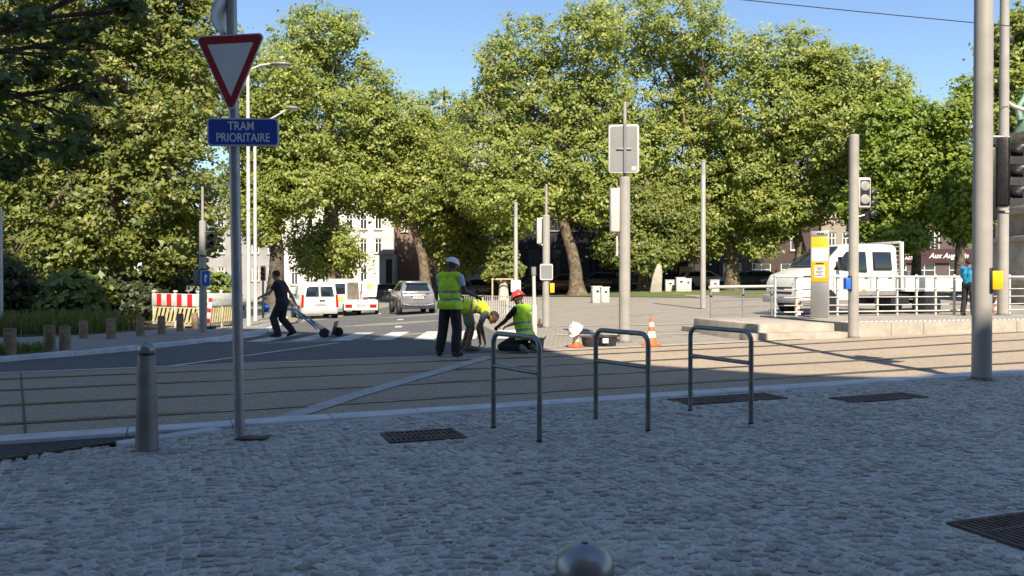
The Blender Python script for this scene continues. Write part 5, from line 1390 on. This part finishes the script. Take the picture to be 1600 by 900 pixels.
# ------------------------------------------------------------------ people
def remesh(mb, voxel, smooth_n=3):
    me = bpy.data.meshes.new('tmp'); me.from_pydata([tuple(v) for v in mb.v], [], mb.f)
    o = bpy.data.objects.new('tmp', me); COL.objects.link(o)
    m = o.modifiers.new('r', 'REMESH'); m.mode = 'VOXEL'; m.voxel_size = voxel; m.adaptivity = 0
    s = o.modifiers.new('s', 'SMOOTH'); s.iterations = smooth_n; s.factor = .5
    dg = bpy.context.evaluated_depsgraph_get(); dg.update()
    out = bpy.data.meshes.new_from_object(o.evaluated_get(dg))
    bpy.data.objects.remove(o); bpy.data.meshes.remove(me)
    return out
def capsules(prims, infl=0.0):
    mb = MB()
    for p in prims:
        a, b = Vector(p[0]), Vector(p[1]); r0, r1 = p[2] + infl, p[3] + infl
        L = (b - a).length
        if L < 1e-5: mb.ell(a, r0, skin_dummy, 14, 9); continue
        mb.tube([a, b], [r0, r1], skin_dummy, 14); mb.ell(a, r0, skin_dummy, 14, 9); mb.ell(b, r1, skin_dummy, 14, 9)
    return mb
skin_dummy = galv
def nearest(P, prims):
    best, bi = None, None
    for i, p in enumerate(prims):
        a, b = np.array(p[0], float), np.array(p[1], float); ab = b - a; L2 = max(ab @ ab, 1e-9)
        tt = np.clip(((P - a) @ ab) / L2, 0, 1); dd = np.linalg.norm(P - (a + tt[:, None] * ab), axis=1) - (p[2] + tt * (p[3] - p[2]))
        if best is None: best, bi = dd, np.zeros(len(P), int)
        else: w_ = dd < best; best = np.where(w_, dd, best); bi = np.where(w_, i, bi)
    return bi
def put(me, name, parent):
    me.name = name; me.shade_smooth(); o = bpy.data.objects.new(name, me); COL.objects.link(o); o.parent = parent; return o
def face_centers(me):
    P = np.zeros(len(me.polygons) * 3, np.float32); me.polygons.foreach_get('center', P); return P.reshape(-1, 3)
def lerp(a, b, t): return tuple(Vector(a).lerp(Vector(b), t))
def hand_prims(w, e, tag_, curl=.6, side=1):
    """palm, four fingers of different lengths and a thumb, continuing the forearm e->w"""
    w, e = Vector(w), Vector(e); f = (w - e).normalized()
    ref = Vector((0, 0, 1)) if abs(f.z) < .8 else Vector((0, 1, 0))
    s = f.cross(ref).normalized(); n = s.cross(f)
    out = [(w, w + f * .075 + s * .02, .024, .020, tag_), (w, w + f * .075 - s * .02, .024, .020, tag_)]
    for k, L in enumerate((.066, .078, .072, .056)):
        o_ = w + f * .085 + s * (.033 - .022 * k); m_ = o_ + f * L * .5 - n * L * curl * .25; e_ = m_ + f * L * .45 * (1 - curl * .6) - n * L * curl * .55
        out += [(o_, m_, .0105, .0095, tag_), (m_, e_, .0095, .008, tag_)]
    th = w + f * .025 + s * .03 * side
    out += [(th, th + f * .035 + s * .03 * side - n * .012, .014, .011, tag_), (th + f * .035 + s * .03 * side - n * .012, th + f * .068 + s * .032 * side - n * .03, .011, .009, tag_)]
    return out
def body(J, look, sleeve=.55, bare_legs=False, gloves=False, fat=1.0):
    pr = []
    a = pr.append
    pel, ch, nk, hd = Vector(J['pel']), Vector(J['chest']), Vector(J['neck']), Vector(J['head'])
    lat = (Vector(J['shR']) - Vector(J['shL'])).normalized()
    hl = (Vector(J['hipR']) - Vector(J['hipL'])).normalized()
    look = Vector(look).normalized(); up = (hd - nk).normalized(); up = (up - look * up.dot(look)).normalized()
    f = fat
    a((pel - hl * .07, pel + hl * .07, .125 * f, .125 * f, 'pants'))
    a((pel, pel.lerp(ch, .45), .125 * f, .125 * f, 'shirt'))
    for s in (-1, 1):
        a((pel.lerp(ch, .3) + lat * s * .055, ch + lat * s * .065, .11 * f, .118 * f, 'shirt'))
        a((ch + lat * s * .065, nk - (nk - ch) * .30 + lat * s * .07, .118 * f, .085, 'shirt'))
        S = Vector(J['shR' if s > 0 else 'shL'])
        a((nk - up * .035 + lat * s * .03, S, .062, .066, 'shirt'))
        E_, W_ = Vector(J['elR' if s > 0 else 'elL']), Vector(J['wrR' if s > 0 else 'wrL'])
        a((S, S.lerp(E_, sleeve), .064, .056, 'shirt')); a((S.lerp(E_, sleeve * .9), E_, .046, .040, 'skin'))
        a((E_, E_.lerp(W_, .35), .041, .042, 'skin')); a((E_.lerp(W_, .35), W_, .042, .028, 'skin'))
        pr.extend(hand_prims(W_, E_, 'glove' if gloves else 'skin', .75, -s))
        H, K, A_, T_ = (Vector(J[k + ('R' if s > 0 else 'L')]) for k in ('hip', 'kn', 'an', 'toe'))
        if bare_legs:
            a((H, H.lerp(K, .7), .096, .088, 'pants')); a((H.lerp(K, .6), K, .07, .056, 'skin'))
            a((K, K.lerp(A_, .35), .054, .058, 'skin')); a((K.lerp(A_, .35), A_, .058, .036, 'skin'))
        else:
            a((H, K, .100 * f, .082 * f, 'pants')); a((K, K.lerp(A_, .35), .080 * f, .084 * f, 'pants')); a((K.lerp(A_, .35), A_ + (K - A_).normalized() * .05, .084 * f, .074 * f, 'pants'))
        fd = (T_ - A_); shin = (K - A_).normalized()
        heel = A_ - fd.normalized() * .035 - shin * .035
        a((A_ + shin * .08, A_ - shin * .01, .062, .058, 'boot')); a((heel, heel.lerp(T_, .5), .046, .05, 'boot')); a((A_, T_.lerp(A_, .45), .056, .052, 'boot')); a((T_.lerp(A_, .45), T_, .045, .036, 'boot'))
    a((nk - up * .05, hd - up * .05, .056, .054, 'skin'))
    a((hd + up * .03 - look * .012, hd + up * .015 + look * .015, .092, .088, 'skin')); a((hd - up * .045 + look * .03, hd - up * .085 + look * .055, .066, .040, 'skin'))
    a((hd + up * .005 + look * .085, hd - up * .03 + look * .112, .012, .016, 'skin'))
    hl2 = look.cross(up)
    for s in (-1, 1):
        a((hd + hl2 * s * .088 + up * .012, hd + hl2 * s * .088 - up * .025, .014, .011, 'skin'))
        a((hd + look * .088 + hl2 * s * .034 + up * .022, hd + look * .09 + hl2 * s * .04 + up * .022, .012, .011, 'skin'))
    a((hd + look * .092 - up * .06 - hl2 * .02, hd + look * .092 - up * .06 + hl2 * .02, .010, .010, 'lip'))
    return pr, up, look, hl2
def person(label, loc, rz, J, look, mats, sleeve=.55, bare_legs=False, gloves=False, vest=None, hat=None, hair=None, fat=1.0, hem=.12):
    t = thing('person', label, 'person', loc, rz)
    pr, up, lk, hl = body(J, look, sleeve, bare_legs, gloves, fat)
    me = remesh(capsules(pr), .0075)
    names = list(mats); me.materials.clear()
    for n_ in names: me.materials.append(mats[n_])
    idx = nearest(face_centers(me), pr)
    lut = np.array([names.index(p[4]) if p[4] in names else names.index('skin') for p in pr])
    me.polygons.foreach_set('material_index', lut[idx].astype(np.int32)); put(me, 'body', t)
    hd = Vector(J['head'])
    if vest:
        pel, ch, nk = Vector(J['pel']), Vector(J['chest']), Vector(J['neck'])
        ax = (nk - pel).normalized(); L = (nk - pel).length
        vp = [p for p in pr if p[4] == 'shirt'][:5]
        vp = [p for p in pr if p[4] == 'shirt']; lat = (Vector(J['shR']) - Vector(J['shL'])).normalized(); keep = []
        for p in vp:
            if p[3] < .06: continue
            if abs(p[3] - .066) < 1e-6: p = (p[0], lerp(p[0], p[1], .72), p[2], p[3], p[4])
            keep.append(p)
        hl_ = (Vector(J['hipR']) - Vector(J['hipL'])).normalized()
        keep.append((pel - hl_ * .075 - ax * .05, pel + hl_ * .075 - ax * .05, .138 * fat, .138 * fat, ''))
        me = remesh(capsules(keep, .020), .012, 4)
        bm = bmesh.new(); bm.from_mesh(me)
        bmesh.ops.bisect_plane(bm, geom=bm.verts[:] + bm.edges[:] + bm.faces[:], plane_co=pel - ax * hem, plane_no=ax, clear_inner=True)
        kill = [f for f in bm.faces if (f.calc_center_median() - (nk + lk * .03)).length < .092]
        bmesh.ops.delete(bm, geom=kill, context='FACES'); bm.to_mesh(me); bm.free()
        me.materials.clear()
        for m_ in vest: me.materials.append(m_)
        P = face_centers(me); tt = (P - np.array(pel)) @ np.array(ax) / L
        band = ((tt > .10) & (tt < .19)) | ((tt > .36) & (tt < .45))
        me.polygons.foreach_set('material_index', band.astype(np.int32))
        o = put(me, 'safety_vest', t); tx_ = bpy.data.textures.get('cloth folds') or bpy.data.textures.new('cloth folds', 'CLOUDS'); tx_.noise_scale = .11; dm = o.modifiers.new('folds', 'DISPLACE'); dm.texture = tx_; dm.strength = .035; dm.mid_level = .45
        md = o.modifiers.new('solid', 'SOLIDIFY'); md.thickness = .006
    Mh = Matrix((hl, lk, up)).transposed()
    if hat:
        o = hat_mesh('hard_hat' if hat[1] > .015 else 'cap', hat[0], t, hd + up * .045, (0, 0, 0), 1.0, hat[1]); o.rotation_euler = Mh.to_euler()
    if hair:
        mb = MB(); mb.ell((0, -.012, .028), (.098, .108, .098), hair, 20, 14)
        o = mb.build('hair', t, hd); bm = bmesh.new(); bm.from_mesh(o.data)
        bmesh.ops.bisect_plane(bm, geom=bm.verts[:] + bm.edges[:] + bm.faces[:], plane_co=(0, .02, .03), plane_no=(0, -.62, .8), clear_inner=True); bm.to_mesh(o.data); bm.free()
        o.rotation_euler = Mh.to_euler()
    return t
skin_dk = mat('dark skin', (.085, .045, .028), .5, 0, .12, 12); skin_md = mat('brown skin', (.17, .085, .05), .5, 0, .12, 12); skin_lt = mat('tan skin', (.30, .17, .11), .5, 0, .1, 12)
hi_vis = mat('yellow green safety cloth', (.42, .72, .03), .75, 0, .08, 5, .3, 14, .02); hi_vis2 = mat('bright yellow safety cloth', (.68, .80, .03), .75, 0, .08, 5, .3, 14, .02); refl = mat('reflective tape', (.20, .23, .22), .4, .3, .1, 9)
blk = mat('black cloth', (.012, .012, .014), .85, 0, .3, 8, .4, 14, .02); navy = mat('black work trousers', (.016, .017, .022), .85, 0, .35, 7, .4, 12, .03); lblue = mat('pale blue cloth', (.38, .46, .62), .85, 0, .1, 8, .3, 14, .02)
greyc = mat('grey cloth', (.15, .16, .18), .85, 0, .15, 8, .3, 14, .02); boot_m = mat('dark work boots', (.02, .019, .018), .7, 0, .3, 10); tan_b = mat('tan shoes', (.16, .11, .075), .75, 0, .2, 10); lip = mat('lips', (.12, .05, .04), .5)
glove_m = mat('grey work gloves', (.05, .05, .06), .85, 0, .3, 10); olive = mat('olive cloth', (.17, .20, .13), .85, 0, .15, 8)
capw = mat('white cap cloth', (.62, .66, .72), .7, 0, .06, 6); redh = mat('red hard hat shell', (.50, .04, .045), .35, 0, .06, 6); hair_d = mat('short dark hair', (.018, .014, .012), .8, 0, .4, 30)
def stand(dx=0):
    return dict(pel=(0, 0, .97), chest=(0, .0, 1.27), neck=(0, -.01, 1.50), head=(0, .03, 1.655), shL=(-.185, -.01, 1.45), shR=(.185, -.01, 1.45), elL=(-.25, -.03, 1.17), elR=(.25, .02, 1.17), wrL=(-.25, .08, .93), wrR=(.27, .12, .95),
                hipL=(-.095, 0, .92), hipR=(.095, 0, .92), knL=(-.13, .03, .49), knR=(.13, .03, .49), anL=(-.16, -.02, .09), anR=(.16, -.02, .09), toeL=(-.19, .15, .04), toeR=(.19, .15, .04))
# standing worker, back to the viewer, right forearm out holding a phone
J = stand(); J.update(shL=(-.21, -.01, 1.45), shR=(.21, -.01, 1.45), elR=(.29, .03, 1.19), wrR=(.40, .26, 1.10), elL=(-.25, .09, 1.2), wrL=(-.02, .30, 1.13), head=(.02, .045, 1.655), knL=(-.15, .02, .49), anL=(-.20, -.03, .09), toeL=(-.26, .12, .04), anR=(.13, -.05, .09), toeR=(.17, .13, .04))
px, py = 703, 557.5; l1 = at(px, py)
M1 = dict(skin=skin_dk, shirt=lblue, pants=navy, boot=boot_m, lip=lip)
person('standing worker in a yellow green vest and white cap, back turned', (l1[0], l1[1], 0), R(-22), J, (.25, 1, -.35), M1, .5, vest=(hi_vis, refl), hat=(capw, .012), hem=.10, fat=1.14)
Mz = Matrix.Rotation(R(-22), 3, 'Z'); hp = Vector((l1[0], l1[1], 0)) + Mz @ Vector((.445, .345, 1.075))
t = thing('phone', 'dark phone held out in the hand of the standing worker', 'phone', hp, R(-60)); mb = MB(); mb.box((0, 0, 0), (.075, .15, .010), black_pl, M=Matrix.Rotation(R(25), 3, 'X')); mb.build('phone_body', t, bevel=.004)
# bent-over worker facing right
J = dict(pel=(0, 0, .86), chest=(0, .24, .88), neck=(0, .40, .76), head=(.01, .52, .66), shL=(-.19, .35, .75), shR=(.19, .35, .75), elL=(-.20, .30, .47), elR=(.22, .20, .48), wrL=(-.16, .36, .22), wrR=(.16, .24, .24),
         hipL=(-.10, -.0, .82), hipR=(.10, 0.0, .82), knL=(-.13, .05, .45), knR=(.13, .09, .45), anL=(-.14, -.06, .09), anR=(.14, .0, .09), toeL=(-.16, .13, .04), toeR=(.17, .19, .04))
l2 = at(731, 549)
M2 = dict(skin=skin_md, shirt=greyc, pants=olive, boot=tan_b, lip=lip)
person('worker in a bright yellow vest and shorts bent double, head down', (l2[0] - .02, l2[1], 0), R(-82), J, (.15, .55, -.9), M2, .6, True, vest=(hi_vis2, refl), hair=hair_d, hem=.10)
# kneeling worker, seen from behind, facing away to the left
J = dict(pel=(0, -.10, .36), chest=(0, -.04, .66), neck=(0, -.01, .89), head=(0, .06, 1.035), shL=(-.20, -.03, .83), shR=(.20, -.03, .83), elL=(-.27, .18, .60), elR=(.25, .22, .60), wrL=(-.18, .42, .50), wrR=(.14, .44, .50),
         hipL=(-.10, -.08, .32), hipR=(.10, -.08, .32), knL=(-.22, .30, .11), knR=(.20, .30, .11), anL=(-.15, -.14, .12), anR=(.14, -.14, .12), toeL=(-.15, -.30, .05), toeR=(.14, -.30, .05))
l3 = at(814, 553)
M3 = dict(skin=skin_dk, shirt=blk, pants=navy, boot=mat('grey worn boots', (.16, .16, .15), .8, 0, .3, 10), glove=glove_m, lip=lip)
person('kneeling worker in a yellow green vest and red hard hat', (l3[0], l3[1] + .25, 0), R(48), J, (0, 1, -.45), M3, .6, gloves=True, vest=(hi_vis, refl), hat=(redh, .028), hem=.10)
# walking man in black pulling a sack truck
J = stand(); J.update(pel=(0, 0, .93), chest=(0, .05, 1.23), neck=(0, .10, 1.45), head=(0, .17, 1.60), shL=(-.19, .08, 1.40), shR=(.19, .07, 1.40), elL=(-.24, .22, 1.16), wrL=(-.2, .46, 1.06), elR=(.25, -.10, 1.13), wrR=(.22, -.24, .90),
                     hipL=(-.09, 0, .89), hipR=(.09, 0, .89), knL=(-.10, .20, .50), anL=(-.11, .06, .09), toeL=(-.12, .25, .04), knR=(.1, .06, .48), anR=(.1, -.24, .15), toeR=(.11, -.10, .045))
l4 = at(441, 527)
M4 = dict(skin=skin_lt, shirt=mat('black shirt cloth', (.014, .014, .02), .85, 0, .3, 8), pants=navy, boot=boot_m, lip=lip)
person('walking man in black clothes pulling a sack truck over the crossing', l4, R(80), J, (0.1, 1, -.25), M4, .55, hair=hair_d, fat=1.18)
# sack truck
hx_, hz_ = atd(459, 483, l4[1])[0], zat(484, l4[1]); ax_, az_ = atd(514, 519, l4[1])[0], .125 + l4[2]
t = thing('sack_truck', 'blue and grey tubular sack truck tilted behind the walking man', 'sack truck', (ax_, l4[1] - .05, l4[2]))
H = Vector((hx_ - ax_, 0, hz_ - l4[2])); A0_ = Vector((0, 0, .125)); blu = mat('blue tube paint', (.22, .36, .55), .35, .3, .1, 6)
mb = MB()
for s in (-1, 1): mb.tube([A0_ + Vector((0, s * .2, 0)), A0_.lerp(H, .5) + Vector((0, s * .2, .0)), H + Vector((0, s * .2, .0)), H + Vector((-.10, s * .2, .015))], .022, blu, 8)
mb.build('rails', t)
mb = MB()
for q in (.12, .35, .58, .8): p = A0_.lerp(H, q); mb.tube([p + Vector((0, -.2, 0)), p + Vector((0, 0, -.05)), p + Vector((0, .2, 0))], .013, steel, 8)
for s in (-1, 1): mb.tube([H + Vector((-.10, s * .2, .015)), H + Vector((-.14, s * .1, .02)), H + Vector((-.14, 0, .02))], .016, black_pl, 8)
mb.build('cross_bars', t)
mb = MB()
for s in (-1, 1): mb.tube([A0_.lerp(H, .72) + Vector((0, s * .17, -.02)), A0_.lerp(H, .78) + Vector((-.12, s * .17, -.2)), A0_.lerp(H, .95) + Vector((-.22, s * .17, -.33))], .012, black_pl, 8); mb.tube([A0_.lerp(H, .6) + Vector((0, s * .17, -.02)), A0_.lerp(H, .15) + Vector((-.12, s * .17, .0))], .012, black_pl, 8)
mb.build('folding_legs', t)
nrm = Vector((-H.z, 0, H.x)).normalized() * -1
mb = MB(); b0 = A0_ + Vector((.10, 0, -.05)); mb.slab([b0 + Vector((0, -.2, 0)), b0 + Vector((0, .2, 0)), b0 + Vector((.10, .2, .34)), b0 + Vector((.10, -.2, .34))], .02, mat('dark toe plate', (.05, .05, .05), .5, .5)); mb.build('toe_plate', t)
mb = MB(); p = A0_.lerp(H, .12); mb.slab([p + Vector((0, -.12, .03)), p + Vector((0, .12, .03)), A0_.lerp(H, .38) + Vector((0, .12, .03)), A0_.lerp(H, .38) + Vector((0, -.12, .03))], .015, steel); mb.build('back_plate', t)
for s, dx in ((-1, -.06), (1, .20)):
    mb = MB(); mb.lathe([(.04, -.04), (.10, -.045), (.125, -.025), (.125, .025), (.10, .045), (.04, .04)], rubber, 20, (0, 0, 0), Matrix.Rotation(R(90), 3, 'X')); wh = mb.build('wheel', t, (dx, s * .24, .125))
    mb = MB(); mb.lathe([(.06, -.03), (.06, .03)], steel, 14, (0, 0, 0), Matrix.Rotation(R(90), 3, 'X')); mb.build('hub', wh)
# person in blue on the platform
J = stand(); J.update(head=(0, .06, 1.61), neck=(0, .02, 1.46), elL=(-.24, .10, 1.19), wrL=(-.15, .32, 1.12), elR=(.24, .10, 1.19), wrR=(.15, .32, 1.12))
M5 = dict(skin=skin_md, shirt=mat('turquoise jacket', (.01, .22, .40), .8, 0, .12, 7, .3, 14, .02), pants=navy, boot=boot_m, lip=lip)
pp = person('person in a turquoise jacket and dark trousers waiting by the big pole', ((1513 - 800) / F * 22.4, 22.4, .385), R(-60), J, (0, 1, -.3), M5, .98, hair=hair_d)
pp.scale = (.92, .92, .92)
